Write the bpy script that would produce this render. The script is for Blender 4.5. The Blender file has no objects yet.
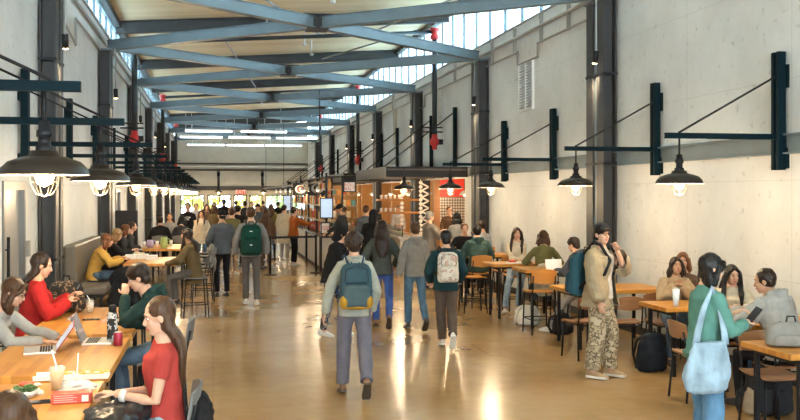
import bpy, math, random
from mathutils import Vector, Matrix, noise
R = math.radians
PI = math.pi
random.seed(7)
SC = bpy.context.scene
C = SC.collection
CAMZ = 2.05
FPX = 950.0
YAW = math.atan(187 / FPX)
SY, CY = math.sin(YAW), math.cos(YAW)
XL, XR = -2.35, 6.10
YN, YF = -8.0, 62.3

def at(u, v, z=0.0):
    """point of the place seen at (u, v) of the photo when it is at height z"""
    d = FPX * (CAMZ - z) / (v - 194.0)
    lat = (u - 400.0) / FPX * d
    return Vector((d * SY + lat * CY, d * CY - lat * SY, z))

def atd(u, d, z=0.0):
    lat = (u - 400.0) / FPX * d
    return Vector((d * SY + lat * CY, d * CY - lat * SY, z))

# ------------------------------------------------------------ materials
MATS = {}
def nt(m):
    return m.node_tree.nodes, m.node_tree.links

def mat(name, col, rough=0.5, metal=0.0, var=0.0, scale=8.0, bump=0.0, spec=0.5, emit=None, es=0.0, alpha=1.0, trans=0.0, stretch=None, coat=0.0, sheen=0.0):
    if name in MATS: return MATS[name]
    m = bpy.data.materials.new(name); m.use_nodes = True
    n, l = nt(m); b = n['Principled BSDF']
    b.inputs['Base Color'].default_value = (*col, 1)
    b.inputs['Roughness'].default_value = rough
    b.inputs['Metallic'].default_value = metal
    b.inputs['Specular IOR Level'].default_value = spec
    b.inputs['Coat Weight'].default_value = coat
    b.inputs['Sheen Weight'].default_value = sheen
    if trans: b.inputs['Transmission Weight'].default_value = trans
    if alpha < 1: b.inputs['Alpha'].default_value = alpha
    if emit:
        b.inputs['Emission Color'].default_value = (*emit, 1)
        b.inputs['Emission Strength'].default_value = es
    if var or bump:
        tc = n.new('ShaderNodeTexCoord'); mp = n.new('ShaderNodeMapping')
        l.new(tc.outputs['Object'], mp.inputs['Vector'])
        if stretch: mp.inputs['Scale'].default_value = stretch
        no = n.new('ShaderNodeTexNoise'); no.inputs['Scale'].default_value = scale
        no.inputs['Detail'].default_value = 4
        l.new(mp.outputs['Vector'], no.inputs['Vector'])
        if var:
            mr = n.new('ShaderNodeMapRange')
            mr.inputs['From Min'].default_value = 0.3; mr.inputs['From Max'].default_value = 0.7
            mr.inputs['To Min'].default_value = 1 - var; mr.inputs['To Max'].default_value = 1 + var
            l.new(no.outputs['Fac'], mr.inputs['Value'])
            vm = n.new('ShaderNodeVectorMath'); vm.operation = 'SCALE'
            vm.inputs[0].default_value = col
            l.new(mr.outputs['Result'], vm.inputs['Scale'])
            l.new(vm.outputs['Vector'], b.inputs['Base Color'])
        if bump:
            bp = n.new('ShaderNodeBump'); bp.inputs['Strength'].default_value = bump
            bp.inputs['Distance'].default_value = 0.01
            l.new(no.outputs['Fac'], bp.inputs['Height']); l.new(bp.outputs['Normal'], b.inputs['Normal'])
    MATS[name] = m
    return m

def ramp(n, stops):
    r = n.new('ShaderNodeValToRGB'); e = r.color_ramp.elements
    while len(e) > 1: e.remove(e[-1])
    e[0].position = stops[0][0]; e[0].color = (*stops[0][1], 1)
    for p, c in stops[1:]:
        x = e.new(p); x.color = (*c, 1)
    return r

def mat_concrete(name, c1, c2, seam=1.45, axis='Y'):
    m = bpy.data.materials.new(name); m.use_nodes = True; n, l = nt(m); b = n['Principled BSDF']
    g = n.new('ShaderNodeNewGeometry')
    a = n.new('ShaderNodeTexNoise'); a.inputs['Scale'].default_value = 0.55; a.inputs['Detail'].default_value = 7; a.inputs['Roughness'].default_value = 0.62
    l.new(g.outputs['Position'], a.inputs['Vector'])
    r = ramp(n, [(0.35, c2), (0.62, c1)]); l.new(a.outputs['Fac'], r.inputs['Fac'])
    f = n.new('ShaderNodeTexNoise'); f.inputs['Scale'].default_value = 9; f.inputs['Detail'].default_value = 8
    l.new(g.outputs['Position'], f.inputs['Vector'])
    r2 = ramp(n, [(0.25, (0.62, 0.61, 0.58)), (0.38, (1, 1, 1))]); l.new(f.outputs['Fac'], r2.inputs['Fac'])
    mx = n.new('ShaderNodeMix'); mx.data_type = 'RGBA'; mx.blend_type = 'MULTIPLY'; mx.inputs[0].default_value = 0.8
    l.new(r.outputs['Color'], mx.inputs[6]); l.new(r2.outputs['Color'], mx.inputs[7])
    # board seams
    sx = n.new('ShaderNodeSeparateXYZ'); l.new(g.outputs['Position'], sx.inputs[0])
    md = n.new('ShaderNodeMath'); md.operation = 'PINGPONG'; md.inputs[1].default_value = seam / 2
    l.new(sx.outputs[axis], md.inputs[0])
    lt = n.new('ShaderNodeMath'); lt.operation = 'LESS_THAN'; lt.inputs[1].default_value = 0.006
    l.new(md.outputs[0], lt.inputs[0])
    mz = n.new('ShaderNodeMath'); mz.operation = 'PINGPONG'; mz.inputs[1].default_value = 0.55
    l.new(sx.outputs['Z'], mz.inputs[0])
    lz = n.new('ShaderNodeMath'); lz.operation = 'LESS_THAN'; lz.inputs[1].default_value = 0.004
    l.new(mz.outputs[0], lz.inputs[0])
    mm = n.new('ShaderNodeMath'); mm.operation = 'MAXIMUM'; l.new(lt.outputs[0], mm.inputs[0]); l.new(lz.outputs[0], mm.inputs[1])
    m3 = n.new('ShaderNodeMix'); m3.data_type = 'RGBA'; m3.blend_type = 'MULTIPLY'
    sc = n.new('ShaderNodeMath'); sc.operation = 'MULTIPLY'; sc.inputs[1].default_value = 0.35; l.new(mm.outputs[0], sc.inputs[0])
    l.new(sc.outputs[0], m3.inputs[0]); l.new(mx.outputs[2], m3.inputs[6]); m3.inputs[7].default_value = (0.5, 0.48, 0.45, 1)
    l.new(m3.outputs[2], b.inputs['Base Color'])
    b.inputs['Roughness'].default_value = 0.7
    bp = n.new('ShaderNodeBump'); bp.inputs['Strength'].default_value = 0.25; bp.inputs['Distance'].default_value = 0.02
    l.new(f.outputs['Fac'], bp.inputs['Height']); l.new(bp.outputs['Normal'], b.inputs['Normal'])
    MATS[name] = m
    return m

def mat_floor():
    m = bpy.data.materials.new('polished_concrete'); m.use_nodes = True; n, l = nt(m); b = n['Principled BSDF']
    g = n.new('ShaderNodeNewGeometry')
    a = n.new('ShaderNodeTexNoise'); a.inputs['Scale'].default_value = 0.5; a.inputs['Detail'].default_value = 4; a.inputs['Roughness'].default_value = 0.55
    l.new(g.outputs['Position'], a.inputs['Vector'])
    r = ramp(n, [(0.25, (0.33, 0.19, 0.074)), (0.5, (0.41, 0.25, 0.105)), (0.75, (0.50, 0.325, 0.155))]); l.new(a.outputs['Fac'], r.inputs['Fac'])
    f = n.new('ShaderNodeTexNoise'); f.inputs['Scale'].default_value = 6; f.inputs['Detail'].default_value = 8
    l.new(g.outputs['Position'], f.inputs['Vector'])
    r2 = ramp(n, [(0.3, (0.92, 0.91, 0.9)), (0.6, (1.04, 1.03, 1.02))]); l.new(f.outputs['Fac'], r2.inputs['Fac'])
    mx = n.new('ShaderNodeMix'); mx.data_type = 'RGBA'; mx.blend_type = 'MULTIPLY'; mx.inputs[0].default_value = 1
    l.new(r.outputs['Color'], mx.inputs[6]); l.new(r2.outputs['Color'], mx.inputs[7])
    sx = n.new('ShaderNodeSeparateXYZ'); l.new(g.outputs['Position'], sx.inputs[0])
    ms = []
    for ax, per in (('X', 1.725), ('Y', 3.45)):
        md = n.new('ShaderNodeMath'); md.operation = 'PINGPONG'; md.inputs[1].default_value = per
        l.new(sx.outputs[ax], md.inputs[0])
        lt = n.new('ShaderNodeMath'); lt.operation = 'LESS_THAN'; lt.inputs[1].default_value = 0.005
        l.new(md.outputs[0], lt.inputs[0]); ms.append(lt)
    mm = n.new('ShaderNodeMath'); mm.operation = 'MAXIMUM'; l.new(ms[0].outputs[0], mm.inputs[0]); l.new(ms[1].outputs[0], mm.inputs[1])
    sc = n.new('ShaderNodeMath'); sc.operation = 'MULTIPLY'; sc.inputs[1].default_value = 0.22; l.new(mm.outputs[0], sc.inputs[0])
    m3 = n.new('ShaderNodeMix'); m3.data_type = 'RGBA'; m3.blend_type = 'MULTIPLY'
    l.new(sc.outputs[0], m3.inputs[0]); l.new(mx.outputs[2], m3.inputs[6]); m3.inputs[7].default_value = (0.35, 0.3, 0.25, 1)
    l.new(m3.outputs[2], b.inputs['Base Color'])
    rr = n.new('ShaderNodeMapRange'); rr.inputs['From Min'].default_value = 0.3; rr.inputs['From Max'].default_value = 0.7
    rr.inputs['To Min'].default_value = 0.17; rr.inputs['To Max'].default_value = 0.26
    l.new(a.outputs['Fac'], rr.inputs['Value']); l.new(rr.outputs[0], b.inputs['Roughness'])
    b.inputs['Specular IOR Level'].default_value = 0.6
    MATS['floor'] = m
    return m

def mat_wood(name, c1, c2, along='X', plank=0.12, rough=0.35, seamdark=0.5, blocks=False, coord='Object', gscale=1.0):
    """wood with grain along one axis and plank seams across it"""
    m = bpy.data.materials.new(name); m.use_nodes = True; n, l = nt(m); b = n['Principled BSDF']
    tc = n.new('ShaderNodeTexCoord')
    src = tc.outputs['Object']
    ix = {'X': 0, 'Y': 1, 'Z': 2}[along]
    across = 'Y' if along == 'X' else 'X'
    sx = n.new('ShaderNodeSeparateXYZ'); l.new(src, sx.inputs[0])
    dv = n.new('ShaderNodeMath'); dv.operation = 'DIVIDE'; dv.inputs[1].default_value = plank
    l.new(sx.outputs[across], dv.inputs[0])
    fl = n.new('ShaderNodeMath'); fl.operation = 'FLOOR'; l.new(dv.outputs[0], fl.inputs[0])
    wn = n.new('ShaderNodeTexWhiteNoise'); wn.noise_dimensions = '1D'
    if blocks:
        d2 = n.new('ShaderNodeMath'); d2.operation = 'MULTIPLY_ADD'; d2.inputs[1].default_value = 2.2
        l.new(sx.outputs[along], d2.inputs[0])
        w0 = n.new('ShaderNodeTexWhiteNoise'); w0.noise_dimensions = '1D'; l.new(fl.outputs[0], w0.inputs['W'])
        l.new(w0.outputs['Value'], d2.inputs[2])
        f2 = n.new('ShaderNodeMath'); f2.operation = 'FLOOR'; l.new(d2.outputs[0], f2.inputs[0])
        cb = n.new('ShaderNodeMath'); cb.operation = 'MULTIPLY_ADD'; cb.inputs[1].default_value = 17.3
        l.new(f2.outputs[0], cb.inputs[0]); l.new(fl.outputs[0], cb.inputs[2])
        l.new(cb.outputs[0], wn.inputs['W'])
    else:
        l.new(fl.outputs[0], wn.inputs['W'])
    mp = n.new('ShaderNodeMapping'); s = [14.0 * gscale] * 3; s[ix] = 1.1 * gscale; mp.inputs['Scale'].default_value = s
    l.new(src, mp.inputs['Vector'])
    no = n.new('ShaderNodeTexNoise'); no.inputs['Scale'].default_value = 1.6; no.inputs['Detail'].default_value = 6; no.inputs['Distortion'].default_value = 0.8
    l.new(mp.outputs['Vector'], no.inputs['Vector'])
    ad = n.new('ShaderNodeMath'); ad.operation = 'MULTIPLY_ADD'; ad.inputs[1].default_value = 0.5
    l.new(wn.outputs['Value'], ad.inputs[0])
    hf = n.new('ShaderNodeMath'); hf.operation = 'MULTIPLY'; hf.inputs[1].default_value = 0.7
    l.new(no.outputs['Fac'], hf.inputs[0]); l.new(hf.outputs[0], ad.inputs[2])
    r = ramp(n, [(0.2, c2), (0.75, c1)]); l.new(ad.outputs[0], r.inputs['Fac'])
    fr = n.new('ShaderNodeMath'); fr.operation = 'FRACT'; l.new(dv.outputs[0], fr.inputs[0])
    lt = n.new('ShaderNodeMath'); lt.operation = 'LESS_THAN'; lt.inputs[1].default_value = 0.05
    l.new(fr.outputs[0], lt.inputs[0])
    sc = n.new('ShaderNodeMath'); sc.operation = 'MULTIPLY'; sc.inputs[1].default_value = seamdark; l.new(lt.outputs[0], sc.inputs[0])
    m3 = n.new('ShaderNodeMix'); m3.data_type = 'RGBA'; m3.blend_type = 'MULTIPLY'
    l.new(sc.outputs[0], m3.inputs[0]); l.new(r.outputs['Color'], m3.inputs[6]); m3.inputs[7].default_value = (0.45, 0.36, 0.28, 1)
    l.new(m3.outputs[2], b.inputs['Base Color'])
    b.inputs['Roughness'].default_value = rough; b.inputs['Specular IOR Level'].default_value = .35
    MATS[name] = m
    return m

def mat_blotch(name, cols, scale=6, thr=(0.42, 0.5, 0.58), rough=0.9, voronoi=False):
    """printed cloth: camouflage, flowers"""
    m = bpy.data.materials.new(name); m.use_nodes = True; n, l = nt(m); b = n['Principled BSDF']
    tc = n.new('ShaderNodeTexCoord')
    t = n.new('ShaderNodeTexNoise'); t.inputs['Scale'].default_value = scale; t.inputs['Detail'].default_value = 2
    l.new(tc.outputs['Object'], t.inputs['Vector'])
    if voronoi:
        v = n.new('ShaderNodeTexVoronoi'); v.inputs['Scale'].default_value = scale
        l.new(t.outputs['Color'], v.inputs['Vector']); v.inputs['Scale'].default_value = 9
        r = ramp(n, [(0.0, cols[0]), (0.25, cols[1]), (0.5, cols[2])]); r.color_ramp.interpolation = 'CONSTANT'
        l.new(v.outputs['Distance'], r.inputs['Fac'])
    else:
        st = [(0.0, cols[0])] + [(p, c) for p, c in zip(thr, cols[1:])]
        r = ramp(n, st); r.color_ramp.interpolation = 'CONSTANT'
        l.new(t.outputs['Fac'], r.inputs['Fac'])
    l.new(r.outputs['Color'], b.inputs['Base Color']); b.inputs['Roughness'].default_value = rough
    MATS[name] = m
    return m

def mat_denim(name, col):
    return mat(name, col, 0.85, var=0.28, scale=10, bump=0.25, stretch=(1.2, 1.2, 0.5))

# ------------------------------------------------------------ mesh builder
class MB:
    def __init__(s): s.v = []; s.f = []; s.m = []
    def add(s, vs, fs, mi=0):
        o = len(s.v); s.v += [tuple(x) for x in vs]
        s.f += [tuple(o + i for i in f) for f in fs]; s.m += [mi] * len(fs)
        return s
    def box(s, x0, x1, y0, y1, z0, z1, mi=0):
        vs = [(x, y, z) for x in (x0, x1) for y in (y0, y1) for z in (z0, z1)]
        return s.add(vs, [(0, 1, 3, 2), (4, 6, 7, 5), (0, 4, 5, 1), (2, 3, 7, 6), (0, 2, 6, 4), (1, 5, 7, 3)], mi)
    def obox(s, c, size, rot=None, mi=0):
        rot = rot or Matrix.Identity(3); c = Vector(c)
        vs = [c + rot @ Vector((a * size[0] / 2, b * size[1] / 2, d * size[2] / 2)) for a in (-1, 1) for b in (-1, 1) for d in (-1, 1)]
        return s.add(vs, [(0, 1, 3, 2), (4, 6, 7, 5), (0, 4, 5, 1), (2, 3, 7, 6), (0, 2, 6, 4), (1, 5, 7, 3)], mi)
    def bar(s, a, b, w, h, mi=0, up=(0, 0, 1)):
        a, b = Vector(a), Vector(b); y = (b - a); L = y.length; y.normalize()
        x = y.cross(Vector(up))
        if x.length < 1e-4: x = y.cross(Vector((0, 1, 0)))
        x.normalize(); z = x.cross(y)
        rot = Matrix((x, y, z)).transposed()
        return s.obox((a + b) / 2, (w, L, h), rot, mi)
    def tube(s, pts, rad, n=8, mi=0, cap=True, flat=None):
        """round (or, with flat=(fx, fz), elliptic) loft along a polyline; rad a number or a list"""
        pts = [Vector(p) for p in pts]; k = len(pts)
        if not isinstance(rad, (list, tuple)): rad = [rad] * k
        up = None; rings = []
        for i, p in enumerate(pts):
            t = (pts[min(i + 1, k - 1)] - pts[max(i - 1, 0)])
            if t.length < 1e-9: t = Vector((0, 0, 1))
            t.normalize()
            if up is None:
                up = Vector((1, 0, 0)) if abs(t.x) < 0.9 else Vector((0, 1, 0))
            x = (up - t * up.dot(t)).normalized(); up = x; y = t.cross(x)
            r = rad[i]; rx, ry = (r, r) if not isinstance(r, (tuple, list)) else r
            rings.append([p + x * rx * math.cos(2 * PI * j / n) + y * ry * math.sin(2 * PI * j / n) for j in range(n)])
        return s.loft(rings, mi, cap)
    def loft(s, rings, mi=0, cap=True):
        n = len(rings[0]); vs = [q for r in rings for q in r]; fs = []
        for i in range(len(rings) - 1):
            for j in range(n):
                a = i * n + j; b = i * n + (j + 1) % n
                fs.append((a, b, b + n, a + n))
        if cap:
            fs.append(tuple(range(n - 1, -1, -1))); o = (len(rings) - 1) * n
            fs.append(tuple(range(o, o + n)))
        return s.add(vs, fs, mi)
    def lathe(s, c, prof, n=20, mi=0, cap=False):
        c = Vector(c)
        return s.loft([[c + Vector((r * math.cos(2 * PI * j / n), r * math.sin(2 * PI * j / n), z)) for j in range(n)] for r, z in prof], mi, cap)
    def ell(s, c, r, rot=None, n=14, k=9, mi=0):
        c = Vector(c); rot = rot or Matrix.Identity(3)
        if not isinstance(r, (tuple, list)): r = (r, r, r)
        rings = []
        for i in range(k + 1):
            a = -PI / 2 + PI * (i + 0.02) / (k + 0.04)
            rings.append([c + rot @ Vector((r[0] * math.cos(a) * math.cos(2 * PI * j / n), r[1] * math.cos(a) * math.sin(2 * PI * j / n), r[2] * math.sin(a))) for j in range(n)])
        return s.loft(rings, mi, True)
    def prism(s, poly, y0, y1, mi=0):
        """xz polygon extruded along y"""
        n = len(poly); vs = [(x, y0, z) for x, z in poly] + [(x, y1, z) for x, z in poly]
        fs = [tuple(range(n)), tuple(range(2 * n - 1, n - 1, -1))] + [(i, i + n, (i + 1) % n + n, (i + 1) % n) for i in range(n)]
        return s.add(vs, fs, mi)
    def xf(s, M):
        s.v = [tuple(M @ Vector(q)) for q in s.v]; return s
    def build(s, name, mats, parent=None, smooth=False, bevel=0.0, **kw):
        me = bpy.data.meshes.new(name); me.from_pydata(s.v, [], s.f)
        if not isinstance(mats, (list, tuple)): mats = [mats]
        for m in mats: me.materials.append(m)
        if len(mats) > 1: me.polygons.foreach_set('material_index', s.m)
        if smooth: me.polygons.foreach_set('use_smooth', [True] * len(me.polygons))
        me.update()
        import bmesh
        bm = bmesh.new(); bm.from_mesh(me); bmesh.ops.recalc_face_normals(bm, faces=bm.faces); bm.to_mesh(me); bm.free()
        o = bpy.data.objects.new(name, me); C.objects.link(o)
        if parent: o.parent = parent
        if bevel:
            b = o.modifiers.new('Bevel', 'BEVEL'); b.width = bevel; b.segments = 2; b.limit_method = 'ANGLE'
        if kw: tag(o, **kw)
        return o

def tag(o, label=None, cat=None, group=None, kind=None):
    if label: o['label'] = label
    if cat: o['category'] = cat
    if group: o['group'] = group
    if kind: o['kind'] = kind
    return o

def struct(mb, name, mats, parent=None, **k):
    o = mb.build(name, mats, parent, **k)
    if parent is None: o['kind'] = 'structure'
    return o

def thing(name, label, cat, loc=(0, 0, 0), rz=0.0, group=None):
    o = bpy.data.objects.new(name, None); C.objects.link(o)
    o.location = loc; o.rotation_euler = (0, 0, rz); o.empty_display_size = 0.1
    return tag(o, label, cat, group)

def kids(o): return [c for c in C.objects if c.parent == o]
def dup(root, loc=None, rz=None, label=None, group=None):
    ks = kids(root)
    r = root.copy(); C.objects.link(r)
    if loc is not None: r.location = loc
    if rz is not None: r.rotation_euler = (0, 0, rz)
    if label: r['label'] = label
    if group: r['group'] = group
    for ch in ks:
        gs = kids(ch)
        c = ch.copy(); C.objects.link(c); c.parent = r
        for g in gs:
            d = g.copy(); C.objects.link(d); d.parent = c
    return r
ORD = ['nearest', 'second nearest', 'third nearest', 'fourth nearest', 'fifth nearest', 'sixth nearest', 'seventh nearest', 'eighth nearest', 'ninth nearest', 'tenth nearest', 'eleventh nearest', 'twelfth nearest', 'thirteenth nearest', 'fourteenth nearest', 'fifteenth nearest', 'sixteenth nearest', 'seventeenth nearest', 'eighteenth nearest']

# palette
M_FLOOR = mat_floor()
M_WALL = mat_concrete('white_concrete', (0.66, 0.675, 0.665), (0.53, 0.54, 0.53), 2.3)
M_WALLF = mat_concrete('beige_concrete', (0.50, 0.47, 0.39), (0.40, 0.375, 0.31), 2.8, 'X')
M_CEIL = mat_wood('pale_ceiling_wood', (0.95, 0.80, 0.54), (0.80, 0.62, 0.36), 'X', 0.18, 0.6, 0.35)
M_STEEL = mat('blue_grey_steel', (0.125, 0.165, 0.185), 0.42, 0.1, var=0.12, scale=3)
M_DARK = mat('dark_column_steel', (0.045, 0.045, 0.045), 0.5, 0.0, spec=.3, var=0.15, scale=2)
M_TEAL = mat('teal_bracket_steel', (0.003, 0.013, 0.018), 0.6, 0.0, spec=.08, var=0.1)
M_BLACK = mat('black_steel', (0.011, 0.011, 0.013), 0.5, 0.0, spec=.25)
M_GALV = mat('galvanised_conduit', (0.27, 0.265, 0.25), 0.45, 0.3)
M_PIPE = mat('dark_sprinkler_pipe', (0.03, 0.04, 0.045), 0.45, 0.3)
M_REDV = mat('red_valve_paint', (0.55, 0.03, 0.03), 0.4)
M_CLER = mat('tinted_clerestory_glass', (0.50, 0.68, 0.76), 0.05, trans=1.0)
M_GLASS = mat('window_glass', (0.86, 0.95, 1.0), 0.02, trans=1.0)
M_WHITE = mat('white_paint', (0.75, 0.75, 0.73), 0.5)
M_BLOCK = mat_wood('butcher_block', (0.60, 0.27, 0.05), (0.42, 0.165, 0.028), 'Y', 0.055, 0.42, 0.25, True)
M_BLOCKX = mat_wood('butcher_block_cross', (0.60, 0.27, 0.05), (0.42, 0.165, 0.028), 'X', 0.055, 0.42, 0.25, True)
M_PLY = mat_wood('honey_plywood', (0.56, 0.25, 0.06), (0.44, 0.17, 0.035), 'X', 0.6, 0.35, 0.0)
M_WALNUT = mat_wood('brown_plywood', (0.34, 0.17, 0.08), (0.22, 0.10, 0.045), 'X', 0.6, 0.35, 0.0)
# ============================================================ SETTING
def zc(x): return 6.30 + (x - XL) * (6.88 - 6.30) / (XR - XL)      # height of the sloping ceiling
ZWL, ZWR = 5.62, 5.48                                              # wall tops under the clerestories
BAYS = [14.0 + 6.9 * k for k in range(-2, 7)]
struct(MB().box(XL - 0.3, 9.2, YN, YF + 0.3, -0.2, 0.0), 'floor', M_FLOOR)
cm = MB()
cm.add([(XL - 0.3, YN, zc(XL - .3)), (XR + 0.3, YN, zc(XR + .3)), (XR + 0.3, YF + .3, zc(XR + .3)), (XL - 0.3, YF + .3, zc(XL - .3)),
        (XL - 0.3, YN, zc(XL - .3) + .2), (XR + 0.3, YN, zc(XR + .3) + .2), (XR + 0.3, YF + .3, zc(XR + .3) + .2), (XL - 0.3, YF + .3, zc(XL - .3) + .2)],
       [(0, 1, 2, 3), (4, 7, 6, 5), (0, 4, 5, 1), (1, 5, 6, 2), (2, 6, 7, 3), (3, 7, 4, 0)])
struct(cm, 'ceiling', M_CEIL)
# left wall with two door openings
w = MB()
DL = [(11.45, 12.75), (24.2, 25.4)]
w.box(XL - 0.25, XL, YN, DL[0][0], 0, ZWL)
w.box(XL - 0.25, XL, DL[0][0], DL[0][1], 2.2, ZWL)
w.box(XL - 0.25, XL, DL[0][1], DL[1][0], 0, ZWL)
w.box(XL - 0.25, XL, DL[1][0], DL[1][1], 2.2, ZWL)
w.box(XL - 0.25, XL, DL[1][1], YF, 0, ZWL)
struct(w, 'wall_left', M_WALL)
# right wall, open to the food stalls below 2.45 m
STALL = (22.7, 58.5)
w = MB()
w.box(XR, XR + 0.25, YN, STALL[0], 0, ZWR)
w.box(XR, XR + 0.25, STALL[0], STALL[1], 2.45, ZWR)
w.box(XR, XR + 0.25, STALL[1], YF, 0, ZWR)
struct(w, 'wall_right', M_WALL)
# stall rooms behind the right wall
M_ORANGE = mat('warm_ochre_wall', (0.55, 0.30, 0.11), 0.6, var=0.05)
w = MB()
w.box(9.0, 9.2, STALL[0] - .2, STALL[1] + .2, 0, 2.9)
struct(w, 'wall_stall_back', M_ORANGE)
w = MB(); w.box(XR + .25, 9.0, STALL[0] - .2, STALL[0], 0, 2.9); w.box(XR + .25, 9.0, STALL[1], STALL[1] + .2, 0, 2.9)
struct(w, 'wall_stall_end', M_ORANGE)
struct(MB().box(XR + .25, 9.2, STALL[0] - .2, STALL[1] + .2, 2.9, 3.05), 'ceiling_stalls', mat('dark_stall_ceiling', (0.10, 0.085, 0.07), 0.7))
# far wall with glazed openings
WF = [(-2.05, -0.55), (-0.35, 1.15), (1.3, 2.15), (2.3, 3.15), (3.35, 4.85), (5.0, 5.95)]
w = MB(); x = XL
for a, b in WF:
    w.box(x, a, YF, YF + .3, 0, 2.0); x = b
w.box(x, XR, YF, YF + .3, 0, 2.0)
for a, b in WF:
    w.box(a, b, YF, YF + .3, 0, 0.06)
w.box(XL, XR, YF, YF + .3, 2.0, 6.75)
struct(w, 'wall_far', M_WALLF)
wi = 1
for a, b in WF:
    f = MB(); t = 0.06
    f.box(a, a + t, YF + .1, YF + .2, .06, 2.0).box(b - t, b, YF + .1, YF + .2, .06, 2.0).box(a + t, b - t, YF + .1, YF + .2, 1.93, 2.0).box(a + t, b - t, YF + .1, YF + .2, .06, .16)
    if b - a > 1.2: f.box((a + b) / 2 - .03, (a + b) / 2 + .03, YF + .1, YF + .2, .16, 1.93)
    o = struct(f, 'window_%d' % wi, M_BLACK)
    MB().box(a + t, b - t, YF + .14, YF + .155, .16, 1.93).build('pane', M_GLASS, o); wi += 1
# near wall (unseen, behind the viewer), opened wide to let in frontal sky light
w = MB(); w.box(XL - .25, XL + .5, YN - .3, YN, 0, 6.2); w.box(XR - .5, XR + .25, YN - .3, YN, 0, 6.8); w.box(XL + .5, XR - .5, YN - .3, YN, 6.0, 6.8)
struct(w, 'wall_near', M_WALL)
f = MB()
for k in range(6):
    xx = XL + .5 + k * (XR - XL - 1) / 5; f.box(xx - .04, xx + .04, YN - .2, YN - .1, 0, 6.0)
f.box(XL + .5, XR - .5, YN - .2, YN - .1, 2.6, 2.68)
struct(f, 'window_%d' % wi, M_BLACK); wi += 1  # unseen paneless frame, added with the opening for its light
# doors on the left wall
for k, (a, b) in enumerate(DL):
    f = MB(); f.box(XL - .16, XL + .02, a, a + .08, 0, 2.2).box(XL - .16, XL + .02, b - .08, b, 0, 2.2).box(XL - .16, XL + .02, a + .08, b - .08, 2.1, 2.2)
    o = struct(f, 'door_%d' % (k + 1), mat('grey_door_frame', (0.16, 0.16, 0.155), 0.4, 0.3))
    MB().box(XL - .10, XL - .05, a + .08, b - .08, 0, 2.1).build('door_leaf', mat('grey_door_leaf', (0.30, 0.30, 0.29), 0.35, 0.3), o)
    h = MB().tube([(XL + .02, a + .25, .45), (XL + .02, a + .25, 1.55)], .018).tube([(XL - .06, a + .25, .6), (XL + .02, a + .25, .6)], .01).tube([(XL - .06, a + .25, 1.4), (XL + .02, a + .25, 1.4)], .01)
    h.build('pull_handle', M_BLACK, o)
# clerestory glazing: mullioned strips between wall top and ceiling, one unit per bay
M_MULL = mat('mullion_grey', (0.12, 0.16, 0.19), 0.4, 0.2)
edges = [YN] + [b for b in BAYS if b > YN] + [YF]
for side in (0, 1):
    for a, b in zip(edges[:-1], edges[1:]):
        x = XL - .12 if side == 0 else XR + .12
        z0 = ZWL if side == 0 else ZWR; z1 = zc(x)
        f = MB(); f.box(x - .05, x + .05, a, b, z0, z0 + .05).box(x - .05, x + .05, a, b, z1 - .08, z1 - .01)
        n = max(1, round((b - a) / 1.15))
        for k in range(n + 1):
            y = a + (b - a) * k / n; f.box(x - .03, x + .03, max(a, y - .03), min(b, y + .03), z0 + .05, z1 - .08)
        o = struct(f, 'window_%d' % wi, M_MULL); wi += 1
        MB().box(x - .006, x + .006, a + .02, b - .02, z0 + .05, z1 - .08).build('pane', M_CLER, o)
# ledges and girts of the walls
struct(MB().box(XR - .03, XR + .02, YN, YF, ZWR - .02, ZWR + .02), 'trim_1', M_GALV)
struct(MB().box(XL - .02, XL + .03, YN, YF, ZWL - .02, ZWL + .02), 'trim_2', M_GALV)
g = MB()
def girt(y0, y1):
    g.box(XR - .07, XR, y0, y1, 2.48, 2.50).box(XR - .07, XR, y0, y1, 2.68, 2.70).box(XR - .02, XR, y0, y1, 2.50, 2.68)
girt(YN, 22.2)
struct(g, 'trim_3', M_STEEL)
struct(MB().box(XL, XR, YF - .12, YF, 2.28, 2.56), 'trim_4', M_DARK)
struct(MB().box(XL, XL + .02, DL[0][1], DL[1][0], 0, .12).box(XL, XL + .02, YN, DL[0][0], 0, .12), 'baseboard_left', M_DARK)
struct(MB().box(XR - .02, XR, YN, STALL[0], 0, .12), 'baseboard_right', M_DARK)

# ------------------------------------------------------------ columns, braces, beams
def col_parts(root, sgn, M1, M2):
    """two H posts with a gap, joined by straps; local x=0 is the wall face, +x into the room"""
    for yy in (-.21, .21):
        m = MB(); w2 = .13
        m.box(.02, .045, yy - w2, yy + w2, 0, 5.05).box(.215, .24, yy - w2, yy + w2, 0, 5.05).box(.045, .215, yy - .012, yy + .012, 0, 5.05)
        m.xf(Matrix.Diagonal((sgn, 1, 1, 1))).build('post', M1, root, bevel=.003)
    for z in (2.52, 1.15, 3.9):
        m = MB(); m.box(.01, .25, -.35, .35, z - .02, z + .02); m.xf(Matrix.Diagonal((sgn, 1, 1, 1))).build('strap', M_BLACK, root)
    m = MB(); m.box(.0, .215, -.07, .07, 0, 5.0); m.xf(Matrix.Diagonal((sgn, 1, 1, 1))).build('web_box', M2, root)
    m = MB(); m.box(-.0, .28, -.37, .37, 5.05, 5.08); m.xf(Matrix.Diagonal((sgn, 1, 1, 1))).build('cap_plate', M_STEEL, root)
cols = {}
for side in (0, 1):
    proto = None
    for k, y in enumerate(BAYS):
        if y < 7: continue
        lab = '%s twin-post steel column along the %s wall' % (ORD[k - 1], 'left' if side == 0 else 'right')
        grp = 'columns along the %s wall' % ('left' if side == 0 else 'right')
        if proto is None:
            proto = thing('steel_column', lab, 'column', (XL if side == 0 else XR, y, 0), 0, grp)
            col_parts(proto, 1 if side == 0 else -1, M_DARK if side == 0 else M_DARK, M_STEEL)
        else: dup(proto, ((XL if side == 0 else XR), y, 0), None, lab, grp)
cl, cr = XL + .2, XR - .2
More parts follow.
